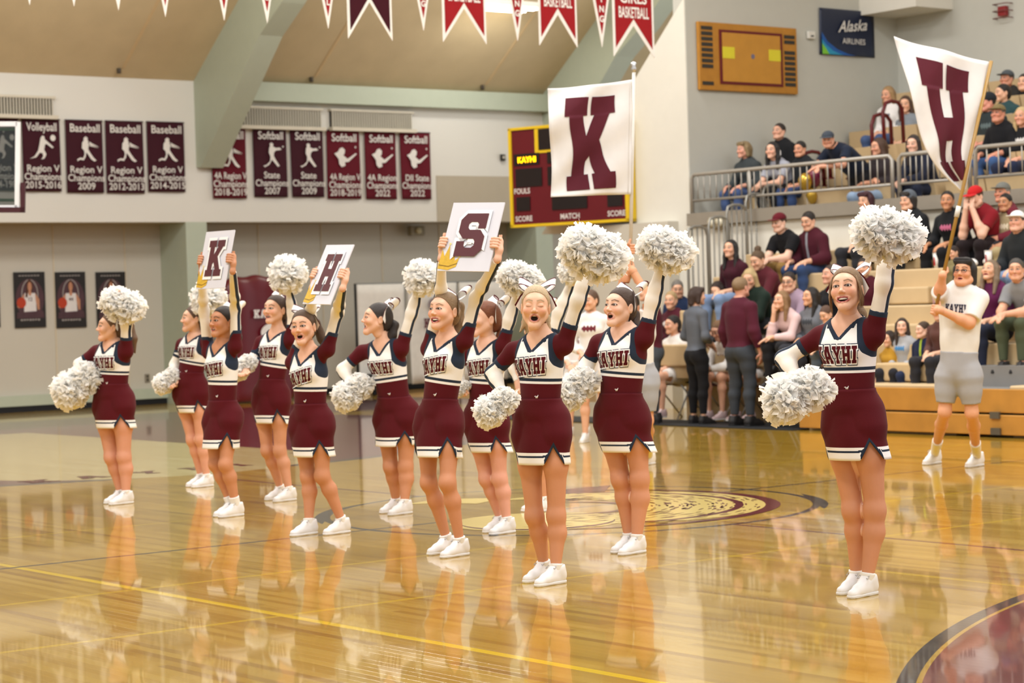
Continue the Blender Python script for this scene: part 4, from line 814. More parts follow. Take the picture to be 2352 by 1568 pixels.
# ---------------------------------------------------------------- lower bleachers
TAN = plain('bleacher_plastic_tan', 'c9b088', .5, var=.06); TAN2 = plain('bleacher_riser_tan', 'b59c76', .55, var=.06); GOLD = plain('varnished_fir', 'b3813a', .3, .5, var=.28, scale=4); GRY = plain('bleacher_grey', '7f7e7c', .55); DKU = plain('bleacher_shadow_panel', '5c4a34', .8)
t = thing('bleachers', 'tan pull-out bleachers with golden plank base along the right side', 'bleachers', (0, 0, 0)); X0, RUN, Z0, RISE = 7.5, .6, .53, .42; SEATZ = [Z0+RISE*k for k in range(5)]; SEATZ[4] = 2.08
def tier(X, za, zb, ya, yb, first):
    MB().box((X+.02, ya, za), (X+.04, yb, zb-.05)).ob('riser', DKU if False else TAN2, t); o = MB().box((X-.03, ya, zb-.27), (X+.02, yb, zb)).ob('seat_face', TAN, t); bevel(o, .02, 3)
    MB().box((X, ya, zb-.035), (min(X+RUN+.05, 10.19), yb, zb-.001)).ob('tread', TAN, t)
yA = atX(2190, 884, X0)[1]; yB = atX(2322, 888, X0)[1]
for k in range(5):
    X, zb = X0+RUN*k, SEATZ[k]; za = 0 if k == 0 else SEATZ[k-1]
    segs = [(yA, 4.9), (-5.5, yB)] if k == 0 else ([(atX(2346, 800, X)[1], 8.3), (-5.5, atX(2346, 800, X)[1]-1.2)] if k == 1 else [(-5.5, 8.3)])
    for ya, yb in segs: tier(X+(.75 if False else 0), za, zb, ya, yb, k == 0)
for z0_, z1_ in ((.03, .235), (.255, .50)):
    for ya, yb in ((yA-2.6, 4.9),): o = MB().box((X0-.14 if z0_ < .1 else X0-.10, -5.5, z0_), (X0-.06, 4.9, z1_)).ob('base_plank', GOLD, t); bevel(o, .008)
MB().box((X0-.05, yB, .3), (X0+.6, yA, .50)).ob('aisle_floor', GRY, t); MB().box((X0+.3, yB, .5), (X0+.62, yA, .72)).ob('aisle_step', GRY, t); MB().box((X0+.6, yB+.05, .72), (X0+1.2, yB+1.1, .94)).ob('aisle_step', GRY, t)
for q, za in ((1, .742), (2, 1.16), (3, 1.58), (4, 1.99)):
    X = X0+RUN*q; ya, yb = atX(2168, 660, X)[1], atX(2044, 660, X)[1]; o = MB().box((X-.28, ya, za-.2), (X+.02, yb, za)).ob('aisle_step', TAN, t); bevel(o, .02, 2)
for px, py in ((2290, 953), (2292, 990)):
    p = atX(px, py, X0-.12); MB().box((X0-.165, p[1]-.06, p[2]-.035), (X0-.135, p[1]+.06, p[2]+.035)).ob('plank_bracket', plain('bracket_steel', '6b665c', .35, .5, .6), t)
MB().box((8.75, 4.9, 0), (10.15, 8.3, .50)).ob('bleacher_base', TAN2, t)
# side guard rails of the bleachers
GR = plain('galvanised_rail', '8d8b84', .4, .5, .5)
def loop_rail(x0, x1, y, z0, z1, lab):
    t = thing('guard_rail', lab, 'railing', (x0, y, z0), group='grey hoop rails at the bleacher end'); h = z1-z0; L = x1-x0
    MB().tube([(0, 0, 0), (0, 0, h-.12), (.03, 0, h-.03), (.12, 0, h), (L-.12, 0, h), (L-.03, 0, h-.03), (L, 0, h-.12), (L, 0, 0)], .019, 8).ob('hoop', GR, t, True)
    for i in range(1, 4): MB().tube([(L*i/4, 0, 0), (L*i/4, 0, h)], .012, 6).ob('baluster', GR, t, True)
for k, (px, pt_) in enumerate(((1578, 520), (1627, 498), (1668, 470), (1712, 445), (1752, 425))):
    a = atY(px, pt_, 8.36); b = atY(px+46, pt_-8, 8.36); loop_rail(a[0], b[0], 8.36, .0 if k == 0 else SEATZ[min(4, k)]-.5, a[2], ['lowest', 'second', 'third', 'fourth', 'topmost'][k]+' grey hoop rail stepping up the bleacher end')
# ---------------------------------------------------------------- gallery: rails, seating
GRL = plain('gallery_rail_paint', 'a29d94', .4, .5, .3)
def gal_rail(y0, y1, lab, n):
    t = thing('gallery_railing', lab, 'railing', (10.16, y0, 2.69), group='grey railings along the gallery edge'); L = y1-y0; H_ = .53
    MB().tube([(0, 0, 0), (0, 0, H_-.05), (0, .05, H_), (0, L-.05, H_), (0, L, H_-.05), (0, L, 0)], .026, 8).ob('frame', GRL, t, True); MB().tube([(0, 0, .17), (0, L, .17)], .018, 8).ob('bottom_rail', GRL, t, True)
    for i in range(1, n): MB().tube([(0, L*i/n, .17), (0, L*i/n, H_)], .009, 6).ob('baluster', GRL, t, True)
    if L > 2.5: MB().tube([(0, L*.69, 0), (0, L*.69, H_)], .022, 8).ob('post', GRL, t, True)
gy = lambda px: atX(px, 420, 10.16)[1]
gal_rail(gy(2050), gy(1589), 'long gallery railing from the white pier to the first gap', 30); gal_rail(gy(2228), gy(2066), 'middle gallery railing behind the H flag', 12); gal_rail(-2.0, gy(2242), 'right-hand gallery railing running out of the frame', 38)
t = thing('gallery_seating', 'stepped tan gallery seating with white seat numbers', 'bleachers', (0, 0, 0)); GZ = [2.92+.30*j for j in range(6)]; GX = [10.72+.62*j for j in range(6)]
y_end = 9.6
for j in range(6):
    n = 7; segs = [(-5.0, 2.9), (3.05, 5.6), (5.75, 8.3 if j else 9.3)] if j < 5 else [(-5.0, 9.3)]
    for a, b in segs:
        k = max(1, int((b-a)/.62))
        for i in range(k):
            c0, c1 = a+(b-a)*i/k+.012, a+(b-a)*(i+1)/k-.012
            o = MB().add([(GX[j]+.06, c0, GZ[j]-.24), (GX[j]+.06, c1, GZ[j]-.24), (GX[j]+.45, c1, GZ[j]-.24), (GX[j]+.45, c0, GZ[j]-.24), (GX[j], c0, GZ[j]), (GX[j], c1, GZ[j]), (GX[j]+.45, c1, GZ[j]), (GX[j]+.45, c0, GZ[j])], [(0, 1, 2, 3), (7, 6, 5, 4), (0, 4, 5, 1), (1, 5, 6, 2), (2, 6, 7, 3), (3, 7, 4, 0)]).ob('seat', TAN, t)
            MB().box((GX[j]+.02, (c0+c1)/2-.035, GZ[j]), (GX[j]+.07, (c0+c1)/2+.035, GZ[j]+.004)).ob('seat_number', plain('white_tag', 'e4e0d8', .5), o)
    MB().box((GX[j]+.1, -5, 2.69), (min(14.48, GX[j]+.72), 9.6, GZ[j]-.24)).ob('step', TAN2, t)
MRR = plain('maroon_tube', '5a1518', .4)
for (px, py, hpx), lab in zip(((2022, 262, 95), (2048, 232, 80), (1865, 348, 60), (1925, 330, 40)), ('maroon hoop handrail left of the white-sweater spectator', 'maroon hoop handrail in front of the white-sweater spectator', 'maroon hoop handrail beside the dark-jacket boy in the gallery', 'maroon hoop handrail behind the leaning man')):
    p = atX(px, py, 11.9 if py < 300 else 11.1); hh = .62 if py < 300 else .45; t = thing('hoop_handrail', lab, 'handrail', p-V(0, 0, hh), group='maroon hoop handrails in the gallery')
    MB().tube([(-.16, 0, 0), (-.18, 0, hh*.75), (-.12, 0, hh*.95), (0, 0, hh), (.12, 0, hh*.98), (.2, 0, hh*.85), (.22, 0, 0)], .026, 8).ob('hoop', MRR, t, True); MB().box((-.2, -.05, -.02), (-.12, .05, 0)).ob('foot', MRR, t); MB().box((.18, -.05, -.02), (.26, .05, 0)).ob('foot', MRR, t)
# ---------------------------------------------------------------- balloons
for (px, py, rx), c, lab in (((1850, 416, 17), 'c8a23c', 'gold balloon, left of the trio at the gallery edge'), ((1873, 405, 17), '6a1636', 'maroon balloon among gold ones at the gallery edge'), ((1866, 448, 15), 'c8a23c', 'gold teardrop balloon hanging lowest of the trio')):
    p = at(px, py, 28.9); R = rx/FPX*28.9; t = thing('balloon', lab, 'balloon', p, group='balloons tied to the gallery edge'); v = []; n = 18; mth = 14
    for i in range(mth+1):
        a = math.pi*i/mth; k = 1+.30*max(0, -math.cos(a))**2; rr = R*math.sin(a)*(1-.12*max(0, -math.cos(a)))
        for j in range(n): v.append((rr*math.cos(2*math.pi*j/n), rr*math.sin(2*math.pi*j/n), R*1.12*math.cos(a)*(1 if a < math.pi/2 else k)))
    f = [(i*n+j, (i+1)*n+j, (i+1)*n+(j+1) % n, i*n+(j+1) % n) for i in range(mth) for j in range(n)]
    ob('skin', mesh('balloon', v, f), plain('balloon_'+c, c, .18, .6, .55 if c[0] == 'c' else .1), t); MB().tube([(0, 0, -R*1.42), (.0, 0, -R*1.55)], [R*.05, R*.12], 8).ob('knot', plain('balloon_'+c, c, .3), t, True); MB().tube([(0, 0, -R*1.5), (.02, 0, -R*2.6), (.03, .0, -R*3.6)], .004, 5).ob('string', plain('white_cord', 'd8d4cc', .7), t)
# ---------------------------------------------------------------- team bench: floor mat and folding chairs
MB().box((7.25, 4.9, 0), (8.05, 12.0, .012)).ob('trim_12', plain('black_floor_mat', '202326', .6), kind='structure')
CH = plain('silver_tube', 'b9bcc0', .3, .5, .7); CB = plain('maroon_chair_vinyl', '47141f', .45)
def chair(x, y, lab):
    t = thing('folding_chair', lab, 'chair', (x, y, 0), group='maroon team bench chairs')
    o = MB().box((-.2, -.2, .43), (.2, .2, .46)).ob('seat', CB, t); bevel(o, .015); o = MB().add([(.22, -.22, .66), (.22, .22, .66), (.27, .22, .90), (.27, -.22, .90), (.24, -.22, .655), (.24, .22, .655), (.29, .22, .895), (.29, -.22, .895)], [(0, 1, 2, 3)[::-1], (4, 5, 6, 7), (0, 4, 7, 3)[::-1], (1, 2, 6, 5)[::-1], (2, 3, 7, 6), (0, 1, 5, 4)]).ob('backrest', CB, t); bevel(o, .012)
    L, _ = word_loops('KAYHI'); decal('lettering', [[(p[0]*.052, p[1]*.07) for p in l] for l in L], (V(.242, 0, .78), V(0, -1, 0), V(.2, 0, 1)), plain('white_print', 'dedad6', .5), o, .004)
    for y_ in (-.23, .23):
        MB().tube([(-.24, y_, 0), (.02, y_, .44), (.26, y_, .86), (.28, y_*.9, .92), (.28, 0, .93)], .012, 8).ob('frame', CH, t, True); MB().tube([(.26, y_, 0), (-.16, y_, .44)], .012, 8).ob('leg', CH, t, True)
for i, (px, lab) in enumerate(((1858, 'maroon team chair with KAYHI on the back, rightmost on the bench'), (1806, 'maroon team chair with KAYHI on the back, second from the right'), (1750, 'team chair under the player in white behind the maroon-shirted coach'), (1655, 'team chair under the player leaning forward'), (1548, 'team chair under the dark-haired player'))):
    p = atX(px, 880, 8.35); chair(8.42, p[1], lab)
# ---------------------------------------------------------------- cups and litter on the bleachers
CW = plain('paper_cup_white', 'e6e2dc', .5); CRD = plain('cup_red', 'b0222a', .5)
for px, lab in ((2150, 'white and red paper cup on the bleacher, left one'), (2269, 'white and red paper cup on the bleacher, right one')):
    p = atX(px, 578, 9.33); z = SEATZ[3]; t = thing('paper_cup', lab, 'cup', (9.34, p[1], z), group='paper cups on the bleachers'); MB().tube([(0, 0, 0), (0, 0, .17)], [.032, .047], 14).ob('cup', CW, t, True); MB().tube([(0, 0, .17), (0, 0, .178)], [.05, .048], 14).ob('lid', CW, t, True); m = MB(); m.add([(-.043, -.012, .03), (-.043, .012, .03), (-.048, .008, .13), (-.048, -.008, .13)], [(0, 3, 2, 1)]); m.ob('print', CRD, t)
p = atX(2242, 572, 9.33); t = thing('paper_bags', 'crumpled white paper bag beside the paper cups', 'bag', (9.36, p[1], SEATZ[3])); S = SDF(); r_ = np.random.default_rng(4)
for i in range(7): S.ell((r_.uniform(-.03, .05), r_.uniform(-.13, .13), .03+r_.uniform(0, .03)), (.04, .05, .035), .01)
D, lo, ax = S.grid(.012); D = np.maximum(D, -ax[2][None, None, :]+.001); v, f = nets(D, lo, .012); ob('paper', mesh('paper', v, f), CW, t)
p = atX(2133, 651, 8.1); t = thing('drink_bottle', 'small bottle with orange cap on the aisle step', 'bottle', (8.62, atX(2133, 651, 8.5)[1], 1.37)); MB().tube([(0, 0, 0), (0, 0, .10), (0, 0, .13)], [.04, .04, .02], 12).ob('body', plain('pink_bottle', 'd3a9b4', .3), t, True); MB().tube([(0, 0, .13), (0, 0, .17)], .022, 12).ob('cap', plain('orange_cap', 'd8552a', .4), t, True)
# ---------------------------------------------------------------- the squad
HEADS = {'shout': head_mesh(opn=1.0, smile=.1), 'smile': head_mesh(opn=.75, smile=1.0), 'closed': head_mesh(opn=1.1, smile=0, eyes='shut'), 'talk': head_mesh(opn=.45, smile=.4)}
TEETH = {'shout': teeth_mesh(.0215), 'smile': teeth_mesh(.031), 'closed': teeth_mesh(.022), 'talk': teeth_mesh(.024)}
HAIRM = {k: hair_mesh(k) for k in ('pony',)}; TAILM = {k: tail_mesh(k) for k in ('pony', 'swing', 'low', 'wide')}; WISP = [wisp_mesh(-1), wisp_mesh(1)]
M_TOP = cloth('cheer_uniform_cloth', MAROON, WHITE, NAVY); M_LS = cloth('white_sleeve_cloth', 'f2ebdf', None, NAVY)
M_SHOE = plain('white_shoe_leather', 'e8e6e5', .45); M_SOLE = plain('white_rubber', 'dedbd7', .6); M_LACE = plain('lace_cord', 'b4b2b4', .8)
M_BOW = cloth('bow_ribbon', MAROON, 'f6f4f2', None, .35, .02); M_TEETH = plain('teeth', 'f4efe4', .3); M_SOCK = cloth('sock_cotton', 'f1efea')
LW, LWID = word_loops('KAYHI')
def _dec(off):
    V_, F_ = [], []; x = 0; tot = sum(GL[c][0]+.1 for c in 'KAYHI')-.1
    for ch in 'KAYHI':
        w_, L = GL[ch]; v, f = curve_mesh('l', [[(p[0]+x-tot/2, p[1]-.6) for p in l] for l in L], off); v, f = slice2d(v, f, .22); b = sum(len(q) for q in V_); V_.append(v); F_ += [tuple(i+b for i in q) for q in f]; x += w_+.1
    return np.concatenate(V_), F_
LAY = [(_dec(.16), 'navy_outline', NAVY, .0035), (_dec(.10), 'white_outline', 'f6f3ec', .0050), (_dec(0), 'lettering', MAROON, .0065)]
def pom_mesh(seed, lobes):
    r = np.random.default_rng(seed); v = []; f = []
    for c, R, n in lobes:
        c = V(*c)
        for _ in range(n):
            d = unit(r.normal(size=3)); L = R*r.uniform(.88, 1.13); wd = r.uniform(.009, .0165); t = unit(np.cross(d, r.normal(size=3))); b = np.cross(d, t)
            sp_ = r.random() < .42; cu = r.choice([-1, 1])*(r.uniform(.02, .22) if sp_ else r.uniform(.25, .85)); lump = 1+.10*math.sin(5*d[0]+seed+2*d[2])*math.cos(4*d[1]-d[2]*3+seed); L *= lump*(1.06 if sp_ else .97); wd *= .72 if sp_ else .92; base = len(v); k = 5; s0 = r.uniform(.5, .72)
            for i in range(k):
                u = s0+(1-s0)*i/(k-1); q = c+d*L*(u-.22*cu*cu*u**3)+b*cu*L*.85*(u-s0)**2/(1-s0)*1.3-V(0, 0, 1)*.05*L*u*u; ww = t*wd*(1+.15*i)+b*wd*.5*math.sin(3*u+cu*9)
                v += [q-ww, q+ww]
            for i in range(k-1): a = base+2*i; f.append((a, a+1, a+3, a+2))
    for c, R, n in lobes:
        b = len(v); m_, k_ = 8, 12
        for i in range(m_+1):
            for j in range(k_): a = math.pi*i/m_; q = 2*math.pi*j/k_; v.append(V(*c)+R*.66*V(math.sin(a)*math.cos(q), math.sin(a)*math.sin(q), math.cos(a)))
        f += [(b+i*k_+j, b+(i+1)*k_+j, b+(i+1)*k_+(j+1) % k_, b+i*k_+(j+1) % k_) for i in range(m_) for j in range(k_)]
    return mesh('streamers', v, f)
def pommat():
    N = NT('pom_streamer_plastic'); N.set(.38, .45); N.col((.985, .98, .965, 1))
    tr = N.node('ShaderNodeBsdfTranslucent'); tr.inputs[0].default_value = (1, .99, .95, 1); mx = N.node('ShaderNodeMixShader'); mx.inputs[0].default_value = .5
    N.link(N.b.outputs[0], mx.inputs[1]); N.link(tr.outputs[0], mx.inputs[2]); N.link(mx.outputs[0], N.n['Material Output'].inputs[0]); return N.m
M_POM = pommat()
POMS = [pom_mesh(1, [((-.055, 0, .01), .135, 720), ((.06, 0, -.01), .135, 720)]), pom_mesh(2, [((0, 0, 0), .135, 860)]), pom_mesh(3, [((.03, 0, .07), .112, 560), ((-.03, 0, -.06), .125, 640)])]
HANDLE = MB().tube([(-.05, 0, 0), (.05, 0, 0)], .012, 8).mesh('handle', True); M_HAND = plain('maroon_plastic', MAROON, .4)
def pompom(p, kind, sc, label, rot=(0, 0, 0)):
    t = thing('pompom', label, 'pom-pom', p, group='white cheer pom-poms'); t.rotation_euler = rot; t.scale = (sc,)*3
    ob('streamers', POMS[kind], M_POM, t, kind='stuff'); ob('handle', HANDLE, M_HAND, t)
def pompom_at(px, kind, label, d=0.0, rot=(0, 0, 0)):   # px = x0, y0, x1, y1 seen, depth
    x0, y0, x1, y1, dd = px; c = at((x0+x1)/2, (y0+y1)/2, dd); R = (x1-x0)/2*dd/FPX
    nat = {0: .185, 1: .135, 2: .135}[kind]; pompom(c, kind, R/nat*.97, label, rot); return c
def girl(label, hd, face, expr, joints, toes, psi=40, s=1.0, tone='e8b79a', hair='6b4a33', tail='pony', wisps=False, mode='pom', socks=False, h=.0078, eye='4a3524', pitch=6, roll=0, curvy=1.0, legs='cfa07a', poms=None, board=None, bowp=None, foot=48):
    g0 = atZ(*toes[0]); g1 = atZ(*toes[1]); ft = cdir(-math.cos(math.radians(foot)), -math.sin(math.radians(foot)))
    anR, anL = g0-ft*.185*s+V(0, 0, .085*s), g1-ft*.185*s+V(0, 0, .085*s)
    d0 = depth((anR+anL)/2); ps = math.radians(psi); n = cdir(-math.sin(ps), -math.cos(ps)); lf = cdir(math.cos(ps), -math.sin(ps))
    J = {}; dd = {'shR': .10, 'shL': -.10, 'hipR': .055, 'hipL': -.055, 'knR': .03, 'knL': -.05, 'head': -.02, 'neck': 0}
    for k, q in joints.items(): J[k] = at(q[0], q[1], d0+(q[2] if len(q) > 2 else dd.get(k, 0)))
    J['head'] = at(hd[0], hd[1], d0+(hd[2] if len(hd) > 2 else -.03))
    J['pelvis'] = (J['hipR']+J['hipL'])/2; J['anR'], J['anL'] = anR, anL; J['toeR'] = J['toeL'] = ft
    root = (anR+anL)/2*V(1, 1, 0)
    for k in J:
        if not k.startswith('toe'): J[k] = J[k]-root
    S, F = figure_sdf(J, s*curvy)
    if board is not None: o_, r_, u_, nn_ = [np.asarray(x) for x in board]
    fine = []
    for q, sg in (('R', -1), ('L', 1)):
        E, W = J['el'+q], J['wr'+q]; d = unit(W-E)
        if board is None: hand_prims(S, W, d, n if q == 'L' else unit(n+lf*.4), sg, .95*s)
        else:
            e = (o_-root)+ (r_*sg*.5)*1.0 + u_*board_grip[q]; out = unit(r_)*sg; ub = unit(u_); fr = nn_
            S.cap(W, e+out*.022-fr*.020-ub*.03, .022, .026, .015, 'hand', w=fr, f=.7); S.cap(e+out*.022-fr*.020-ub*.03, e+out*.02-fr*.020+ub*.02, .026, .020, .012, 'hand', w=fr, f=.75)
            for i in range(4):
                o = ub*(.030-.0175*i); A, B, C, D_ = e+out*.026-fr*.018+o, e+out*.024+fr*.012+o, e+out*.004+fr*.019+o, e-out*(.026-.004*abs(i-1))+fr*.013+o
                for a, b in ((A, B), (B, C), (C, D_)): S.cap(a, b, .0088, .0082, .004, 'hand')
            S.cap(e+out*.022-fr*.018+ub*.015, e+out*.020-fr*.006+ub*.058, .0115, .010, .008, 'hand'); S.cap(e+out*.020-fr*.006+ub*.058, e+out*.016+fr*.002+ub*.092, .0098, .0078, .005, 'hand')
        fine.append((W, d))
    hc = J['head']; up = F['up']
    keep = lambda v: ~((np.linalg.norm(v-hc, axis=1) < .098*s) | ((np.linalg.norm(v-hc, axis=1) < .17) & ((v-hc) @ up > .0) & (np.linalg.norm((v-hc)-np.outer((v-hc) @ up, up), axis=1) < .085)))
    D, lo, ax = S.grid(h, BODYG); v, Q = nets(D, lo, h, keep); parts = [(v, Q, np.zeros((len(v), 4), np.float32))]
    for q in 'RL':
        k = np.exp(-(np.linalg.norm(v-J['kn'+q], axis=1)/.055)**2); parts[0][2][:, 3] = np.maximum(parts[0][2][:, 3], k*.2)
    for W, d in fine:
        c = W+d*.055; hw = .115; D, lo, ax = S.grid(.0034, ('hand', 'foreR', 'foreL'), c-hw, c+hw); a, b = nets(D, lo, .0034, lambda p: (p-W) @ d > -.03)
        if len(a): parts.append((a, b, np.zeros((len(a), 4), np.float32)))
    hv, hf, hm = HEADS[expr]; th = math.radians(face); fd = cdir(-math.sin(th), -math.cos(th)); Rm = pose_head(fd, math.radians(pitch), math.radians(roll))
    parts.append(((hv*s) @ Rm.T+hc, hf, hm)); vv, ff, mk = join(parts)
    t = thing('cheerleader', label, 'person', root, group='cheerleaders in maroon and white')
    body = ob('body', mesh('body', vv, ff, {'mk': mk}), skin('skin', tone, hair), t)
    def onhead(name, me, mat, off=(0, 0, 0), par=t, sc=1.0, extra=None):
        o = ob(name, me, mat, par); m = Matrix((Rm*s).tolist()).to_4x4(); m.translation = Vector(hc+Rm @ (V(*off)*s)); o.matrix_local = m @ (extra or Matrix.Identity(4)); return o
    if expr != 'closed':
        for sx in (-1, 1): onhead('eye', EYE, eyemat(eye), (sx*.0312, -.0792, .006))
    mo = {'shout': (1.0, .1), 'smile': (.75, 1.0), 'closed': (1.1, 0), 'talk': (.45, .4)}[expr]; onhead('teeth', TEETH[expr], M_TEETH, (0, .0005, -.058-.006*mo[0]+(.002+.0125*mo[0])*(1-.45*mo[1])+.0035*(mo[1] < .6)))
    hr = onhead('hair', HAIRM['pony'], hairm(hair, 'y')); onhead('ponytail', TAILM[tail], hairm(hair))
    if wisps:
        for w_ in WISP: onhead('hair_strands', w_, hairm(hair))
    onhead('hair_bow', BOW, M_BOW, bowp or (0, .098, .083), extra=Matrix.Rotation(math.pi, 4, 'Z') @ Matrix.Scale(1.25, 4))
    # uniform top
    v, Q = top_mesh(S, F, J, .0070, .0075, .125, hem=.0, neck=.050, vneck=.83)
    w = v-F['P']; tt = (w @ F['up'])/F['L']; xt = np.abs(w @ F['lat']-tt*float((F['N']-F['P']) @ F['lat'])); yt = w @ F['fr']; L = F['L']
    pl = np.array([(.088, 1.15), (.095, .98), (.104, .86), (.116, .73), (.127, .655), (.146, .60), (.30, .555)])*[s, L]; z_ = tt*L; gA = np.full(len(v), 9.)
    for a_, b_ in zip(pl[:-1], pl[1:]):
        e = b_-a_; q_ = np.stack([xt, z_], 1)-a_; u_ = np.clip((q_ @ e)/(e @ e), 0, 1); gA = np.minimum(gA, np.linalg.norm(q_-u_[:, None]*e, axis=1))
    gA = np.where(xt < np.interp(-z_, -pl[:, 1], pl[:, 0]), -gA, gA)      # < 0 inside the vest
    vn = (tt-.83)*L*.85-xt                                                               # 0 at the neckline
    cu = np.full(len(v), -1.)
    for q in 'RL':
        a = unit(J['el'+q]-J['sh'+q]); x = v-J['sh'+q]; ta = x @ a; r = np.linalg.norm(x-np.outer(ta, a), axis=1); cu = np.maximum(cu, np.where(r < .075, ta-.098, -1))
    vest = np.maximum(gA, (.40-tt)*L)
    dB = np.maximum(vest, -1); st = np.abs(tt-.452)*L-.0085*s
    dC = np.minimum(st, np.where(tt > .47, np.abs(gA-.006)-.0125, 1)); dC = np.minimum(dC, np.where((yt > -.01) & (tt > .80), -vn-.026, 1)); dC = np.minimum(dC, np.where((tt > .95) & (xt < .078), -1, 1)); dC = np.minimum(dC, -cu)
    top = ob('uniform_top', mesh('uniform_top', v, Q, {'dB': dB, 'dC': dC}), M_TOP, t)
    # lettering wrapped round the chest
    for (lv, lf_), nm, c, off in LAY:
        k = .073*s; u = lv[:, 0]*k*.66-.012*s; z = lv[:, 1]*k*1.02; Rr = .135*s; ph = u/Rr
        cen = F['P'][None]+np.outer(.625*L+z, F['up'])
        dirv = np.outer(np.sin(ph), F['lat'])+np.outer(np.cos(ph), F['fr']); p = cen+dirv*.32
        for _ in range(26): p = p-dirv*(np.clip(S.at(p, ('torso', 'armR', 'armL'), .0075), -.02, .1)[:, None]*.8)
        ob('lettering', mesh('lettering', p+dirv*off, lf_), cloth('letter_felt_'+nm, c), top)
    for q in 'RL': ob('tights', mesh('tights', *low_mesh(S, F, J, .0085, .0022, -.05, ('calf', .97), ('leg'+q,))), skin('tights', legs, legs), t)
    # long white sleeves
    for q in 'RL':
        D, lo, ax = S.grid(.0065, ('arm'+q, 'fore'+q), off=.0045); p = gridp(ax)
        B, E, W = J['sh'+q], J['el'+q], J['wr'+q]; a = unit(E-B).astype(np.float32); D = np.maximum(D, .085-(p-B.astype(np.float32)) @ a)
        D = np.maximum(D, arm_cut(p, E, W, np.linalg.norm(W-E)-.012, .05)); v, Q = nets(D, lo, .0065)
        ax_ = unit(W-B); side = unit(np.cross(ax_, np.cross(F['lat']*(-1 if q == 'R' else 1)+.01, ax_)))
        if q == 'L': side = unit(np.cross(ax_, n))*1.0; side = side if side @ lf > 0 else -side
        if q == 'R': side = unit(np.cross(unit(W-E), unit(E-B)+V(.001, 0, 0))); side = unit(-lf*.75+n*.55)
        # nearest point on the arm axis
        def nearest(p_):
            best = None
            for A_, B_ in ((B, E), (E, W)):
                ab = B_-A_; tq = np.clip(((p_-A_) @ ab)/(ab @ ab), 0, 1); c_ = A_+tq[:, None]*ab; dq = np.linalg.norm(p_-c_, axis=1)
                if best is None: best = (dq, c_, np.tile(unit(ab), (len(p_), 1)))
                else:
                    m_ = dq < best[0]; best = (np.where(m_, dq, best[0]), np.where(m_[:, None], c_, best[1]), np.where(m_[:, None], unit(ab), best[2]))
            return best[1], best[2]
        c_, tq = nearest(v); rad = v-c_; sd = side[None]-tq*(tq @ side)[:, None]; sd /= np.linalg.norm(sd, axis=1)[:, None]+1e-9
        cr = np.cross(tq, sd); lat = np.abs((rad*cr).sum(1)); dC = np.where((rad*sd).sum(1) > 0, lat-.0145, .05)
        ob('long_sleeve', mesh('long_sleeve', v, Q, {'dC': dC}), M_LS, t)
    # skirt
    nu, nv = 96, 26; W0 = J['pelvis']+F['up']*.085*s; kn = (J['knR']+J['knL'])/2; dn = unit(kn-J['pelvis']); hl = .362*s; v = np.zeros((nv, nu, 3)); hemd = np.zeros((nv, nu)); nd = np.zeros((nv, nu))
    th = np.linspace(0, 2*math.pi, nu, endpoint=False); latp = F['latp']; 
    for a0 in (math.radians(52), math.radians(-70)): th[np.argmin(np.abs(((th-a0+math.pi) % (2*math.pi))-math.pi))] = a0 % (2*math.pi)
    for j in range(nu):
        dt = min(abs(((th[j]-math.radians(x)+math.pi) % (2*math.pi))-math.pi) for x in (52, -70))*.17
        cut = max(0, .095*s-dt*1.32)
        for i in range(nv):
            fz = i/(nv-1)*(hl-cut)/hl; f2 = min(1, fz/.70); e = f2*f2*(3-2*f2)*.75+.25*f2
            ax_ = F['up']*(-1)*(1-fz)+dn*fz; cen = W0+unit(ax_)*fz*hl
            fr_ = unit(np.cross(latp, F['up'])); rx = (.112+.052*e+.014*max(0, fz-.5)/.5)*s*curvy; ry = (.088+.036*e+.014*max(0, fz-.5)/.5)*s*curvy
            v[i, j] = cen+latp*math.sin(th[j])*rx+fr_*math.cos(th[j])*ry; hemd[i, j] = (1-fz)*hl; nd[i, j] = (hemd[i, j]+dt*1.32-.095*s)*.60 if dt < .095*s/1.25 else .05
    p = v.reshape(-1, 3); cen = np.repeat(p.reshape(nv, nu, 3).mean(1), nu, 0); od = p-cen; od /= np.linalg.norm(od, axis=1)[:, None]
    for _ in range(8):
        d_ = S.at(p, ('torso', 'legR', 'legL')); p = p+od*np.clip(.009-d_, 0, .03)[:, None]
    hemd = hemd.ravel(); nd = nd.ravel()
    Q = np.array([(i*nu+j, (i+1)*nu+j, (i+1)*nu+(j+1) % nu, i*nu+(j+1) % nu) for i in range(nv-1) for j in range(nu)])
    dB = np.maximum(hemd-.067*s, -1); dC = np.minimum(np.abs(hemd-.047*s)-.0072*s, np.where(nd < .04, nd-.0135, 1))
    sk = ob('skirt', mesh('skirt', p, Q, {'dB': dB, 'dC': dC}), M_TOP, t)
    so = sk.modifiers.new('thick', 'SOLIDIFY'); so.thickness = .004; so.offset = 1
    # maker's emblem at the waist
    em = MB()
    fr_ = unit(np.cross(F['lat'], F['up'])); ec = F['P']+F['up']*.22*L+F['lat']*.035; q = ec+fr_*.3
    for _ in range(30): q = q-fr_*float(S.at(q[None], ('torso',), .0075)[0])*.8
    for a, b in (((-.012, .004), (-.004, .006)), ((-.006, .006), (-.001, -.007)), ((-.001, -.007), (.004, .005)), ((.004, .005), (.0065, -.007)), ((.0065, -.007), (.012, .010))):
        em.tube([q+fr_*.004+F['lat']*a[0]+F['up']*a[1], q+fr_*.004+F['lat']*b[0]+F['up']*b[1]], .0016, 5)
    em.ob('emblem', plain('white_thread', 'f4f0ea', .7), top, True)
    # shoes and socks
    an = math.atan2(ft[0], -ft[1])
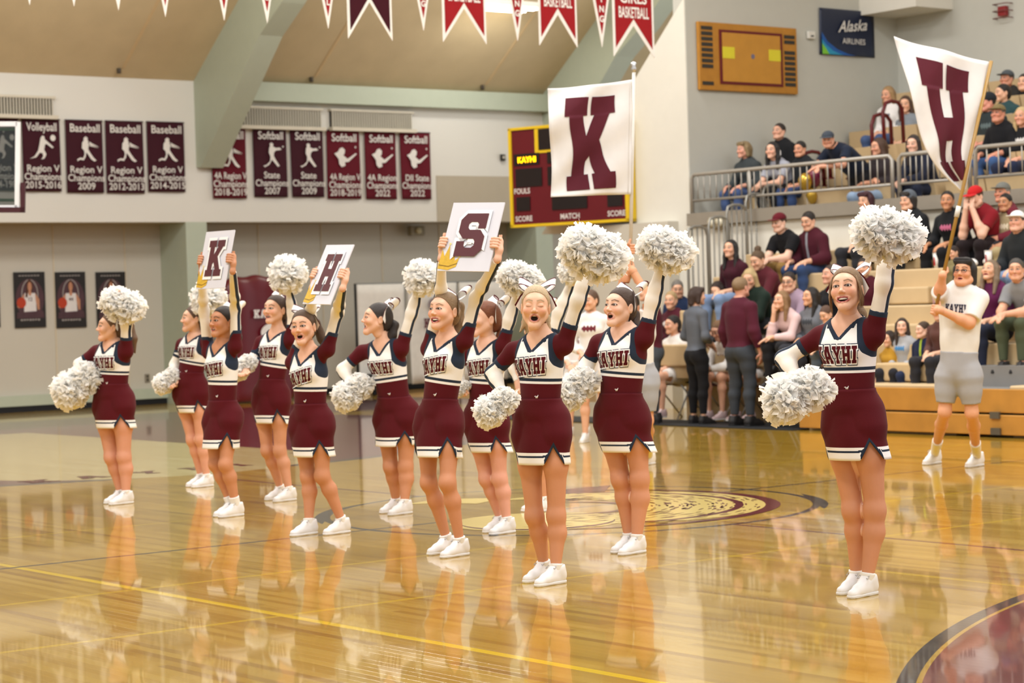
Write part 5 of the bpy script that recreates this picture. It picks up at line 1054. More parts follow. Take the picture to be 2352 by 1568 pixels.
    for q, a in (('R', anR), ('L', anL)):
        k = .97*s; o = ob('shoe', SHOE[0], M_SHOE, t, loc=a*V(1, 1, 0)-root); o.rotation_euler = (0, 0, an); o.scale = (k,)*3
        ob('sole', SHOE[1], M_SOLE, o); ob('laces', SHOE[2], M_LACE, o)
        A, K = J['an'+q], J['kn'+q]; x = .20 if socks else .085
        Sx = SDF(); Sx.cap(A, A+(K-A)*x*1.5, .0355*s, .042*s, .02); D, lo, ax = Sx.grid(.006); D = np.maximum(D, (gridp(ax)-(A+(K-A)*x).astype(np.float32)) @ unit(K-A).astype(np.float32)); a_, b_ = nets(D, lo, .006); ob('sock', mesh('sock', a_, b_), M_SOCK, t)
    return t, J, root, d0
board_grip = {'R': .06, 'L': .06}
def sign(tl, tr, bl, ch, label, d0, yaw, wx=None):
    ps = math.radians(yaw); nl = cdir(math.cos(ps), -math.sin(ps))
    TL = at(tl[0], tl[1], d0); w = (tr[0]-tl[0])/FPX*d0/math.cos(ps); TR = at(tr[0], tr[1], d0-w*math.sin(ps))
    best = min((abs(float(unit(TR-TL) @ unit(at(bl[0], bl[1], d0+x)-TL))), x) for x in np.linspace(-.35, .25, 121)); BL = at(bl[0], bl[1], d0+best[1])
    r, u = TR-TL, TL-BL; n = unit(np.cross(r, u)); c = (TR+BL)/2; rl, ul = np.linalg.norm(r), np.linalg.norm(u)
    t = thing('letter_sign', label, 'sign', c, group='hand-held letter signs'); m = MB(); a = [-r/2-u/2, r/2-u/2, r/2+u/2, -r/2+u/2]
    m.hexa([x-n*.004 for x in a], [x+n*.004 for x in a]); m.ob('board', plain('foam_board', 'dcdce4', .55, var=.02), t)
    L = [[((p[0]-GL[ch][0]/2)*.55, (p[1]-.6)*.52) for p in l] for l in GL[ch][1]]
    v, f = curve_mesh('g', L, .052); k = .92; fr = (V(0, 0, 0)+u*.02+r*.02, r, u)
    b = MB(); z = (v[:, :1]*r+v[:, 1:2]*u)*1.0; b.add(fr[0]+z+n*.011, f); b.ob('letter_backing', plain('white_card', 'f7f6f6', .5, var=.02), t)
    v2, f2 = curve_mesh('g', L); decal('letter', None, fr, plain('maroon_print', '59292f', .55, var=.04), t, .0135, (v2, f2))
    # gold crown print in the lower left corner
    cr = [[(-.50, -.47), (-.30, -.49), (-.15, -.44), (-.12, -.30), (-.20, -.35), (-.24, -.22), (-.31, -.33), (-.36, -.12), (-.42, -.29), (-.49, -.18)]]
    decal('crown', cr, (V(0, 0, 0), r, u), plain('gold_print', 'd9b13c', .4, var=.25, scale=40), t, .006)
    for q in ((-.36, -.11), (-.24, -.21), (-.12, -.29)): decal('crown', [[(q[0]+.022*math.cos(a), q[1]+.017*math.sin(a)) for a in np.linspace(0, 6.28, 12, endpoint=False)]], (V(0, 0, 0), r, u), plain('gold_print_light', 'f0dc8a', .4), t, .0065)
    decal('crown', [[(-.49, -.41), (-.30, -.43), (-.14, -.385), (-.14, -.40), (-.30, -.445), (-.49, -.425)]], (V(0, 0, 0), r, u), plain('gold_print_dark', '8a6a1c', .4), t, .0065)
    return c, r, u, n
def jt(**k): return k
G = 'cheerleader, '
# right-hand girl
girl('cheerleader alone at the right, open-mouthed smile, hand on hip and one pom-pom high', (1945, 667), 24, 'smile',
     jt(neck=(1948, 742), shR=(1885, 772), shL=(2008, 768), elR=(1800, 824, .16), wrR=(1842, 892, .0), elL=(2031, 650, -.14), wrL=(2041, 545, -.12), hipR=(1922, 930), hipL=(1988, 930), knR=(1960, 1172), knL=(2010, 1172)),
     [(1922, 1368), (1947, 1376)], hair='8a6b48', tail='low', wisps=True, pitch=12, roll=-4, h=.007, curvy=.95)
pompom_at((1953, 462, 2122, 612, 10.62), 0, 'large white pom-pom raised by the cheerleader at the far right', rot=(.1, .1, -.5))
pompom_at((1772, 838, 1896, 973, 10.75), 2, 'white pom-pom on the hip of the cheerleader at the far right', rot=(0, .75, -.6))
# centre front
girl('blonde cheerleader in the centre foreground shouting with eyes shut', (1230, 706), 4, 'closed',
     jt(neck=(1243, 775), shR=(1180, 805), shL=(1296, 792), elR=(1131, 858, .16), wrR=(1160, 915, .0), elL=(1328, 690, -.14), wrL=(1358, 592, -.12), hipR=(1208, 950), hipL=(1275, 950), knR=(1228, 1185), knL=(1278, 1185)),
     [(1199, 1340), (1226, 1349)], psi=30, hair='c7ad86', tail='wide', pitch=4, roll=3, tone='eabb9c', h=.007, curvy=.86, legs='d0a17a')
pompom_at((1283, 508, 1447, 650, 11.45), 0, 'large white pom-pom raised by the centre front cheerleader', rot=(.2, .25, -.6))
pompom_at((1101, 866, 1182, 1000, 11.65), 2, 'white pom-pom on the hip of the centre front cheerleader', rot=(0, .5, -.6))
# the three sign holders
for lab, ch, tl, tr, bl, d0, yw, kw in (
  ('cheerleader holding up the S sign with both arms, light brown hair', 'S', (1043, 466), (1160, 465), (1005, 622), 13.22, 38,
   dict(hd=(1020, 715), face=38, expr='smile', joints=jt(neck=(1030, 778), shR=(985, 800), shL=(1068, 782), elR=(1012, 690, .02), elL=(1094, 684, -.15), hipR=(980, 948), hipL=(1034, 948), knR=(985, 1108), knL=(1028, 1108, -.14)), toes=[(979, 1276), (1009, 1283)], hair='8d7150', tail='pony', pitch=8, curvy=.85)),
  ('cheerleader leaning with the H sign in both hands, wide-eyed, brown hair', 'H', (751, 563), (814, 562), (696, 698), 14.62, 55,
   dict(hd=(697, 752), face=16, expr='shout', joints=jt(neck=(712, 812), shR=(672, 832), shL=(752, 802), elR=(712, 725, .06), elL=(776, 716, -.12), hipR=(688, 955), hipL=(738, 955), knR=(708, 1095), knL=(740, 1092)), toes=[(664, 1233), (740, 1230)], hair='57402e', tail='swing', pitch=2, roll=-5, curvy=.87)),
  ('dark-haired cheerleader with the K sign in both hands, ankle socks showing', 'K', (475, 533), (540, 528), (451, 664), 16.15, 52,
   dict(hd=(512, 740), face=46, expr='talk', joints=jt(neck=(512, 790), shR=(479, 808), shL=(541, 795), elR=(468, 712, .06), elL=(541, 706, -.12), hipR=(490, 945), hipL=(532, 945), knR=(495, 1066), knL=(518, 1066, -.1)), toes=[(488, 1188), (499, 1190)], hair='2a1f1c', tail='low', pitch=6, socks=True, tone='c98f6c', curvy=.86))):
    B = sign(tl, tr, bl, ch, 'grey-white card with a maroon letter '+ch+' and a gold crown, held overhead', d0, yw)
    c, r, u, nn = B
    gx = .06 if ch == 'S' else .02
    board_grip['R'] = board_grip['L'] = -.10 if ch == 'S' else .0
    o = np.linalg.norm(r); gr = board_grip['R']*1.0
    board_grip['R'] = board_grip['L'] = gr
    e = {q: c+r*sg*.5+u*0+unit(u)*0 for q, sg in (('R', -1), ('L', 1))}
    kw['joints']['wrR'] = kw['joints']['wrL'] = None
    def _wr(q, sg): return c+r*sg*.5+u*gr+unit(r)*sg*.02-nn*.03-unit(u)*.085
    j = kw.pop('joints'); hd = kw.pop('hd'); face = kw.pop('face'); ex = kw.pop('expr'); toes = kw.pop('toes')
    for q, sg in (('R', -1), ('L', 1)):
        P = _wr(q, sg); d_ = P-CAMP; dp = depth(P); k = d_ @ _F; x = 1176+FPX*(d_ @ CR)/k; y = 784-FPX*(d_ @ CU)/k
        ft = cdir(-math.cos(math.radians(48)), -math.sin(math.radians(48))); a0 = (atZ(*toes[0])+atZ(*toes[1]))/2-ft*.185; j['wr'+q] = (x, y, dp-depth(a0))
    girl(lab, hd, face, ex, j, toes, board=B, **kw)
# back row and left side
rest = [
 ('cheerleader at the far left end in left profile, long ponytail swinging behind', (254, 752), 72, 'talk', jt(neck=(262, 790), shR=(222, 808), shL=(290, 806), elR=(182, 836, .12), wrR=(192, 872), elL=(290, 742, -.16), wrL=(281, 690, -.22), hipR=(236, 905), hipL=(281, 905), knR=(256, 1050), knL=(285, 1050)), [(236, 1158), (248, 1161)], dict(hair='6f5238', tail='swing', curvy=1.0, legs='dcae90'),
  (230, 648, 335, 748), 0, (135, 842, 228, 922), 2),
 ('cheerleader in profile behind the K sign girl, second from the left', (445, 733), 74, 'talk', jt(neck=(452, 772), shR=(418, 790), shL=(476, 786), elR=(400, 838, .12), wrR=(400, 872), elL=(482, 730, -.15), wrL=(484, 692, -.2), hipR=(414, 878), hipL=(456, 878), knR=(442, 1010), knL=(462, 1010)), [(425, 1119), (438, 1121)], dict(hair='5a3f2e', tail='low', curvy=.9, legs='deb294'),
  (438, 655, 520, 712), 1, (360, 838, 412, 908), 2),
 ('cheerleader between the K and H sign girls, smiling, left pom-pom held out low', (632, 712), 34, 'talk', jt(neck=(640, 762), shR=(600, 785), shL=(668, 780), elR=(580, 826, .06), wrR=(566, 848, -.05), elL=(672, 716, -.12), wrL=(662, 648, -.15), hipR=(600, 895), hipL=(642, 895), knR=(614, 1035), knL=(643, 1035)), [(606, 1150), (625, 1154)], dict(hair='4a3529', tail='low', curvy=.86, legs='d3a784'),
  (617, 582, 705, 672), 1, (533, 795, 585, 890), 2),
 ('dark-haired cheerleader in left profile between the H and S sign girls', (866, 733), 76, 'shout', jt(neck=(884, 785), shR=(832, 808), shL=(922, 800), elR=(787, 848, .12), wrR=(808, 888, .02), elL=(946, 718, -.12), wrL=(966, 650, -.14), hipR=(882, 935), hipL=(934, 935), knR=(898, 1072), knL=(932, 1072)), [(870, 1180), (889, 1185)], dict(hair='2b211d', tail='low', pitch=8, curvy=.95),
  (928, 595, 1012, 675), 1, (775, 850, 850, 947), 2),
 ('red-haired cheerleader just right of the S sign girl, in left profile', (1113, 733), 62, 'shout', jt(neck=(1122, 785), shR=(1075, 808), shL=(1155, 796), elR=(1048, 845, .1), wrR=(1062, 880, .05), elL=(1170, 735, -.12), wrL=(1190, 668, -.14), hipR=(1088, 945), hipL=(1138, 945), knR=(1118, 1100), knL=(1148, 1100)), [(1107, 1225), (1122, 1230)], dict(hair='7d4526', tail='low', tone='efc0a6', curvy=.86, legs='e3b69c'),
  (1142, 595, 1248, 682), 0, (1044, 855, 1078, 928), 2),
 ('cheerleader almost hidden behind the blonde in the centre, one white sleeve raised', (1228, 735), 40, 'talk', jt(neck=(1228, 782), shR=(1192, 800), shL=(1262, 790), elR=(1180, 840, .1), wrR=(1190, 880), elL=(1284, 716, -.12), wrL=(1312, 650, -.12), hipR=(1205, 915), hipL=(1252, 915), knR=(1210, 1050), knL=(1240, 1050)), [(1196, 1176), (1214, 1179)], dict(hair='4d3626', tail='low'),
  (1282, 590, 1345, 652), 1, None, 0),
 ('brown-haired cheerleader right of the blonde, shouting, big white bow', (1424, 706), 44, 'shout', jt(neck=(1436, 760), shR=(1376, 788), shL=(1480, 776), elR=(1347, 838, .14), wrR=(1338, 880, .05), elL=(1500, 690, -.12), wrL=(1522, 600, -.14), hipR=(1394, 935), hipL=(1454, 935), knR=(1426, 1100), knL=(1470, 1100)), [(1402, 1272), (1419, 1277)], dict(hair='4b362b', tail='low', curvy=1.0, pitch=8, tone='eec2a8', legs='d4a582'),
  (1463, 512, 1598, 628), 0, (1277, 822, 1366, 960), 2)]
who = ['the far left', 'the girl behind the K sign', 'the girl between the K and H signs', 'the dark-haired girl in profile', 'the red-haired girl', 'the hidden girl in the middle', 'the girl right of the blonde']
for (lab, hd, face, ex, j, toes, kw, pa, pk, pb_, pk2), wn in zip(rest, who):
    t, J, root, d0 = girl(lab, hd, face, ex, j, toes, **kw)
    if pa: pompom_at(pa+(d0-.22,), pk, 'white pom-pom held overhead by '+wn, rot=(.1, .2, -.6))
    if pb_: pompom_at(pb_+(d0-.02,), pk2, 'white pom-pom held low at the side by '+wn, rot=(0, .5, -.6))
# ---------------------------------------------------------------- everyone else: seated and standing figures
CH_ = {'m': head_mesh(h=.0042, opn=0, male=True), 'f': head_mesh(h=.0042, opn=.0), 'fs': head_mesh(h=.0042, opn=.35, smile=.8)}
HAIR2 = {k: hair_mesh(k, .007) for k in ('short', 'long', 'longside', 'bob', 'bun', 'fringe')}; HAIR2['pony'] = HAIRM['pony']
def cap_mesh(back=False):
    S = SDF(); S.ell((0, .010, .050), (.084, .102, .083), .01); D, lo, ax = S.grid(.006); P = gridp(ax); D = np.maximum(D, (.048+.05*P[..., 1]*0-P[..., 2])); 
    B = SDF(); B.cap((-.035, -.095, .052), (.035, -.095, .052), .06, .06, .01, w=(0, 0, 1), f=.12); v, F = nets(D, lo, .006); D2, lo2, ax2 = B.grid(.006); v2, F2 = nets(D2, lo2, .006)
    return mesh('cap_crown', v, F), mesh('cap_brim', v2, F2)
CAPM = cap_mesh()
def beanie_mesh(): S = SDF(); S.ell((0, .014, .052), (.088, .106, .095), .01); D, lo, ax = S.grid(.007); P = gridp(ax); D = np.maximum(D, .035-P[..., 2]); v, F = nets(D, lo, .007); return mesh('beanie', v, F)
BEAN = beanie_mesh()
def glasses_mesh():
    m = MB()
    for sx in (-1, 1):
        m.tube([(sx*.033+.020*math.cos(a), -.101, .004+.016*math.sin(a)) for a in np.linspace(0, 2*math.pi, 13)], .0017, 5); m.tube([(sx*.053, -.100, .008), (sx*.076, -.02, .006)], .0016, 5)
    m.tube([(-.013, -.104, .006), (.013, -.104, .006)], .0016, 5); return m.mesh('glasses', True)
GLS = glasses_mesh()
def seatpose(kind):
    lean = {'lap': .06, 'knees': .26, 'chin': .22, 'cross': .03, 'face': .27, 'wide': .12, 'look': .04}[kind]
    J = {'hipR': V(-.095, 0, .095), 'hipL': V(.095, 0, .095), 'knR': V(-.13, -.43, .10), 'knL': V(.13, -.43, .10), 'anR': V(-.12, -.41, -.335), 'anL': V(.12, -.41, -.335), 'pelvis': V(0, .0, .11)}
    J['toeR'] = J['toeL'] = V(0, -1, 0)
    J['neck'] = V(0, .03-lean*1.0, .585-lean*.28); J['head'] = V(0, -.015-lean*1.15, .755-lean*.36); n = J['neck']; J['shR'] = n+V(-.165, .0, -.07); J['shL'] = n+V(.165, .0, -.07)
    if kind in ('lap', 'look'):
        J['elR'], J['elL'] = n+V(-.23, .0, -.33), n+V(.23, .0, -.33); J['wrR'], J['wrL'] = V(-.07, -.26, .20), V(.07, -.27, .20)
    elif kind == 'wide': J['elR'], J['elL'] = n+V(-.25, -.03, -.31), n+V(.25, -.03, -.31); J['wrR'], J['wrL'] = V(-.14, -.36, .205), V(.14, -.36, .205)
    elif kind == 'knees': J['elR'], J['elL'] = V(-.17, -.37, .22), V(.17, -.37, .22); J['wrR'], J['wrL'] = V(-.035, -.55, .20), V(.035, -.56, .20)
    elif kind == 'chin': J['elR'], J['elL'] = V(-.12, -.36, .21), V(.17, -.30, .22); J['wrR'], J['wrL'] = J['head']+V(-.055, -.085, -.15), V(-.03, -.42, .22)
    elif kind == 'cross': J['elR'], J['elL'] = n+V(-.23, -.05, -.31), n+V(.23, -.05, -.31); J['wrR'], J['wrL'] = n+V(.06, -.20, -.26), n+V(-.06, -.23, -.29)
    elif kind == 'face': J['elR'], J['elL'] = V(-.14, -.40, .22), V(.14, -.40, .22); J['wrR'], J['wrL'] = J['head']+V(-.045, -.12, -.13), J['head']+V(.045, -.12, -.13)
    return J
def standpose(kind):
    J = {'hipR': V(-.09, 0, .90), 'hipL': V(.09, 0, .90), 'knR': V(-.11, -.02, .49), 'knL': V(.11, -.02, .49), 'anR': V(-.12, .0, .085), 'anL': V(.12, .0, .085), 'pelvis': V(0, 0, .92), 'neck': V(0, .0, 1.45), 'head': V(0, -.03, 1.62)}
    J['toeR'] = J['toeL'] = V(0, -1, 0); n = J['neck']; J['shR'], J['shL'] = n+V(-.175, 0, -.06), n+V(.175, 0, -.06)
    if kind == 'front': J['elR'], J['elL'] = n+V(-.25, .02, -.34), n+V(.25, .02, -.34); J['wrR'], J['wrL'] = V(-.08, -.17, 1.02), V(.08, -.17, 1.02)
    elif kind == 'down': J['elR'], J['elL'] = n+V(-.23, .02, -.34), n+V(.23, .02, -.34); J['wrR'], J['wrL'] = V(-.25, -.06, .86), V(.25, -.06, .86)
    elif kind == 'cross': J['elR'], J['elL'] = n+V(-.23, -.05, -.33), n+V(.23, -.05, -.33); J['wrR'], J['wrL'] = n+V(.07, -.20, -.28), n+V(-.07, -.23, -.31)
    elif kind == 'rail':
        J['neck'] = V(0, -.42, 1.28); J['head'] = V(0, -.56, 1.40); n = J['neck']; J['shR'], J['shL'] = n+V(-.19, .02, -.06), n+V(.19, .02, -.06); J['elR'], J['elL'] = n+V(-.27, -.14, -.28), n+V(.27, -.14, -.28); J['wrR'], J['wrL'] = n+V(-.03, -.32, -.30), n+V(.05, -.34, -.29)
    return J
_PC = {}
def person_meshes(pose, male, top, bottom, stand, belly=0.0):
    key = (pose, male, top, bottom, stand, belly)
    if key in _PC: return _PC[key]
    J = standpose(pose) if stand else seatpose(pose); S, F = figure_sdf(J, 1.0, male, belly=belly); h = .0125
    fine = []
    for q, sg in (('R', -1), ('L', 1)):
        E, W = J['el'+q], J['wr'+q]; d = unit(W-E)
        if pose in ('chin', 'face') and (q == 'R' or pose == 'face'): hand_prims(S, W, unit(V(0, .02, 1)), V(0, 1, 0), sg, 1, 'relax')
        elif pose == 'down': hand_prims(S, W, V(0, -.1, -1), V(-sg, 0, 0), sg, 1, 'relax')
        else: hand_prims(S, W, unit(d+V(0, -.25, -.25)), V(-sg*.5, -.2, -.8), sg, 1.0, 'relax')
        fine.append((W, d))
    D, lo, ax = S.grid(h, BODYG); hc = J['head']; v, Q = nets(D, lo, h, lambda p: (np.linalg.norm(p-hc, axis=1) > .115) & ((p-hc) @ F['up'] < .0) | (np.linalg.norm(p-hc, axis=1) > .2)); parts = [(v, Q, np.zeros((len(v), 4), np.float32))]
    for W, d in fine:
        c = W+d*.05; D, lo, ax = S.grid(.0055, ('hand', 'foreR', 'foreL'), c-.12, c+.12); a, b = nets(D, lo, .0055, lambda p: (p-W) @ d > -.02)
        if len(a): parts.append((a, b, np.zeros((len(a), 4), np.float32)))
    sl, th, hem = {'tee': (.17, .012, .02), 'long': (.50, .014, .02), 'hood': (.50, .024, .0), 'jersey': (.04, .012, -.1)}[top]
    tv, tq = top_mesh(S, F, J, .012, th, sl, hem if not stand else hem-.02, neck=.062 if male else .056, loose=.03); J_ = J
    w = tv-F['P']; tt = (w @ F['up'])/F['L']; fr = w @ F['fr']; lat = w @ F['lat']
    dB = np.where(fr > 0, np.maximum(np.abs(lat)-.085, np.abs(tt-.72)*F['L']-.028+.014*np.sin(lat*150)), .1)
    dC = np.where(fr > 0, np.maximum(np.abs(lat)-.018, .25-tt), .1)
    TM = mesh('top', tv, tq, {'dB': dB, 'dC': dC})
    kind, up_ = {'pants': (('calf', .90), .24), 'shorts': (('thigh', .80), .24)}[bottom]
    LM = mesh('trousers', *low_mesh(S, F, J, .012, .012 if bottom == 'pants' else .028, up_, kind))
    _PC[key] = (J, F, parts, TM, LM); return _PC[key]
_BM = {}
def person(label, p, face, pose='lap', male=False, top='long', bottom='pants', c=('222222',), bot='25262a', hair='3a281f', style='long', tone='dfae90', head=(0, 0), hat=None, stand=False, scale=1.0, shoe='2c2a2a', belly=0.0, brim=True, glasses=False, group='spectators on the bleachers', sx=1.0, hd='f', cat='person', tail=None):
    # face = compass of the look in camera terms, degrees to the viewer's left of straight at the camera
    if head == (0, 0): head = (round(RNG.uniform(-14, 34)), round(RNG.uniform(-7, 8)))
    J, F, parts, TM, LM = person_meshes(pose, male, top, bottom, stand, belly); th = math.radians(face); n = cdir(-math.sin(th), -math.cos(th)); rz = math.atan2(n[0], -n[1])
    hk = 'm' if male else hd; k = (pose, male, top, bottom, stand, belly, hk, head)
    Rm = np.array(Matrix.Rotation(math.radians(head[0]), 3, 'Z') @ Matrix.Rotation(math.radians(-head[1]), 3, 'X'))
    if k not in _BM:
        hv, hf, hm = CH_[hk]; vv, ff, mk = join(parts+[(hv @ Rm.T+J['head'], hf, hm)]); _BM[k] = mesh('body', vv, ff, {'mk': mk})
    t = thing('person', label, cat, p, rz, group); t.scale = (scale*sx, scale*sx, scale)
    ob('body', _BM[k], skin('skin', tone, hair), t)
    ob('top', TM, cloth('fabric', *c), t); ob('trousers' if bottom == 'pants' else 'shorts', LM, cloth('fabric', bot), t)
    def onhead(name, me, mat, off=(0, 0, 0), sc=1.0): o = ob(name, me, mat, t); m = Matrix((Rm*sc).tolist()).to_4x4(); m.translation = Vector(J['head']+Rm @ V(*off)); o.matrix_local = m; return o
    for sx_ in (-1, 1): onhead('eye', EYE, eyemat('2e2018'), (sx_*.0312, -.0792, .006))
    if style: onhead('hair', HAIR2[style], hairm(hair, 'y' if style in ('pony', 'short', 'bun') else 'z'))
    if tail: onhead('ponytail', TAILM[tail], hairm(hair))
    if hat:
        if hat[0] == 'cap':
            o = onhead('cap', CAPM[0], cloth('cap_cloth', hat[1])); b = ob('brim', CAPM[1], cloth('cap_cloth', hat[2] if len(hat) > 2 else hat[1]), o)
        else: onhead('beanie', BEAN, cloth('knit', hat[1]))
    if glasses: onhead('glasses', GLS, plain('glasses_frame', '1a1a1c', .3))
    for q in 'RL':
        a = J['an'+q]; o = ob('shoe', SHOE[0], plain('shoe_leather', shoe, .5), t, loc=(a[0], a[1], a[2]-.085)); o.scale = (1.12 if male else 1.0,)*3; ob('sole', SHOE[1], plain('dark_sole' if shoe < '8' else 'pale_sole', '1c1b1b' if shoe < '8' else 'dad8d4', .6), o); ob('laces', SHOE[2], plain('lace_dark' if shoe < '8' else 'lace_cord', '3a3838' if shoe < '8' else 'd9d7d4', .8), o)
    return t
HH = {'lap': .733, 'knees': .66, 'chin': .676, 'cross': .744, 'face': .658, 'wide': .712, 'look': .74}; HY = {'lap': -.084, 'knees': -.314, 'chin': -.268, 'cross': -.05, 'face': -.33, 'wide': -.153, 'look': -.061}
def sit(label, px, py, X, pose='lap', face=52, scale=1.0, zseat=None, **kw):
    th = math.radians(face); n = cdir(-math.sin(th), -math.cos(th)); k = -HY[pose]*scale; Xh = X+n[0]*k
    for _ in range(2): h_ = atX(px, py, Xh); p = h_-n*k
    if X > 10.3: p[1] = min(p[1], 9.25)
    p[0] = min(p[0], 9.86) if X < 10.3 else p[0]
    z = zseat if zseat is not None else h_[2]-HH[pose]*scale
    return person(label, (p[0], p[1], z), face, pose, scale=scale, **kw)
B = 'on the bleachers'
r = lambda k: X0+RUN*k+.30
# lower bleachers, left block
sit('woman with long black hair in a maroon sweater and pale jeans, by the hoop rails', 1678, 572, r(2), 'lap', top='long', c=('3f1622',), bot='7d93b5', hair='17120f', style='long')
sit('person bent forward in a maroon hoodie with hair in a bun, behind the green-jacket woman', 1741, 598, r(2), 'knees', top='hood', c=('562028',), bot='2b2a2e', hair='5b4630', style='bun', head=(0, -20))
sit('man in a maroon cap and black T-shirt on the upper bleachers', 1790, 512, r(3), 'knees', male=True, top='tee', c=('17171a',), bot='8a6c3c', hair='4a3020', style='short', hat=('cap', '5e1420'), head=(0, -8), tone='e2b79f')
sit('dark-haired man in a maroon zip jacket with jeans, legs crossed', 1857, 508, r(3), 'wide', male=True, top='hood', c=('471522', None, '8c8d94'), bot='33466b', hair='1f1712', style='short', head=(8, -14), tone='dba98c')
sit('blonde woman in a dark green jacket seen behind the coaches', 1722, 640, r(1), 'chin', top='hood', c=('1c2a22',), bot='222428', hair='bfa676', style='long', head=(25, -16))
sit('man in glasses and a lilac shirt with hand at his chin', 1812, 648, r(1), 'chin', male=True, top='long', c=('a48ea0',), bot='2b2c33', hair='2a1d17', style='short', glasses=True)
sit('girl in a pale pink sweater with long light brown hair, chin in hand', 1795, 690, r(0)+.1, 'chin', top='long', c=('d9bcbb',), bot='1d1d20', hair='8c6a45', style='longside', scale=.92)
sit('woman with long black hair in a grey patterned jacket', 1862, 682, r(0)+.1, 'lap', top='hood', c=('6d7077', '40444b'), bot='2c2e35', hair='18120f', style='long', head=(-10, 4), tone='d9a583', scale=.94)
sit('woman in black with hair tied back, above the grey-jacket woman', 1908, 632, r(1), 'lap', top='long', c=('1a1a1d',), bot='222226', hair='3c2a20', style='pony', tone='dba58c')
sit('child in a light grey top looking down, left of the right-hand cheerleader', 1898, 722, r(0), 'knees', top='hood', c=('93979b',), bot='55606e', hair='5b4030', style='fringe', scale=.8, head=(0, -24))
sit('person in a maroon sweater right behind the right-hand cheerleader\'s head', 1985, 615, r(2), 'lap', top='hood', c=('4a1622',), bot='25262b', hair='2a1d18', style='short')
sit('person with plum-red hair partly hidden by the raised pom-pom', 2020, 462, r(4)-.1, 'lap', top='long', c=('d8d4d6',), bot='2a2b30', hair='3b1521', style='bob')
sit('man in a patterned bucket hat and black jacket on the top bench', 2086, 462, r(3)+.2, 'lap', male=True, top='hood', c=('1d1f22', None, '3a4660'), bot='1e1f22', hair='241b17', style='bob', hat=('beanie', '596069'))
sit('woman in a black jacket with a dark ponytail on the top bench', 2176, 462, r(3)+.2, 'wide', top='hood', c=('18191c', 'c06a8a'), bot='17171a', hair='19130f', style='pony', tail='low', head=(30, 4), tone='c08a66')
sit('man in a bright red cap and red shirt with both hands over his face', 2240, 452, r(3)+.2, 'face', male=True, top='tee', c=('7c1620',), bot='1f1618', hair='4a3020', style='short', hat=('cap', 'b51e20'), head=(0, -18), tone='e3b69e', belly=.6)
sit('dark-haired boy in a tan hoodie, top bench at the right', 2309, 466, r(3)+.2, 'lap', male=True, top='hood', c=('9a8a6a', 'd8ccb4'), bot='a3946f', hair='15110f', style='fringe', scale=.9, tone='b98563')
sit('older man in a grey cap leaning over at the right edge', 2346, 444, r(4), 'lap', male=True, top='long', c=('6a2430',), bot='2a2a2e', hair='8a8580', style='short', hat=('cap', '6d6e68'), face=80, tone='dc9c80')
sit('smiling man in a white cap and black leather jacket', 2336, 510, r(2)+.1, 'wide', male=True, top='hood', c=('25282a',), bot='8298b8', hair='3a2a20', style='short', hat=('cap', 'e7e7e6'), tone='e0ab92')
sit('woman in a purple top and dark scarf, smiling upward', 2275, 622, r(1)-.05, 'lap', top='hood', c=('571b45',), bot='23283a', hair='7e6a55', style='longside', head=(8, 16), hd='fs')
sit('man in a grey T-shirt and olive trousers, arms resting on his knees', 2334, 620, r(1), 'knees', male=True, top='tee', c=('85878a',), bot='4c5440', hair='4a4642', style='short', head=(30, 0), tone='d8a284')
sit('girl in a grey sweatshirt with a blue print, looking left', 2072, 750, r(0)+.35, 'lap', top='long', c=('a5a7ab', '4a83b8'), bot='24242a', hair='33241c', style='longside', scale=.80, head=(35, 2), tone='e6b99f')
sit('boy in a navy jacket with lime zip beside the grey sweatshirt girl', 2120, 758, r(0)+.35, 'lap', male=True, top='hood', c=('1b2340', None, '9fb63a'), bot='232c47', hair='4b3a2c', style='short', scale=.78, head=(-20, 0), tone='e8bca4')
sit('child in a mustard jacket half hidden behind the right-hand cheerleader', 2042, 778, r(0)+.35, 'lap', top='hood', c=('b3872c',), bot='1d1e22', hair='2e211a', style='longside', scale=.76)
p = atX(2193, 575, 8.95); person('small child in a khaki sweater standing on the bleacher step', (8.95, p[1], .95), 60, 'down', top='hood', c=('7d7350',), bot='2b2523', hair='2a1c16', style='pony', stand=True, scale=.62, head=(0, -18), group='')
p = atX(2155, 715, 8.3); sit('dark figure seated just behind the flag bearer\'s arm', 2156, 715, r(0)+.3, 'lap', top='long', c=('5a3a34',), bot='2b2b30', hair='2a1d18', style='short', scale=.85)
# gallery
gr = lambda j: GX[j]+.26
sit('woman in a dark grey jacket at the left end of the gallery rail', 1640, 352, gr(0), 'wide', top='hood', c=('393f41',), bot='43557d', hair='8a7552', style='bob', tone='d79f88', group='spectators in the gallery')
sit('man in a black hoodie with white print, tallest of the left gallery group', 1744, 308, gr(1), 'lap', male=True, top='hood', c=('17181b', 'c9c5c2'), bot='1d1e22', hair='2a211d', style='short', tone='d8a68c', group='spectators in the gallery')
sit('woman with black fringe in a light grey T-shirt, gallery front row', 1774, 346, gr(0), 'knees', top='tee', c=('9c9ea8',), bot='1c1c20', hair='14100e', style='long', tone='e0b096', group='spectators in the gallery')
sit('boy in a dark jacket beside a maroon hoop handrail in the gallery', 1838, 343, gr(0), 'lap', male=True, top='hood', c=('1c1f23',), bot='34466d', hair='1b1613', style='fringe', scale=.92, tone='d39a7c', group='spectators in the gallery')
p = atX(1910, 320, 10.35); person('big man in a navy T-shirt and cap leaning on the gallery rail', (10.86, p[1], p[2]-1.40*.86), 56, 'rail', male=True, top='tee', c=('1d2536',), bot='1c1d20', hair='3a2a22', style='short', hat=('cap', '3f4650'), stand=True, scale=.86, belly=1.0, tone='dba287', head=(35, -14), group='spectators in the gallery', sx=1.12)
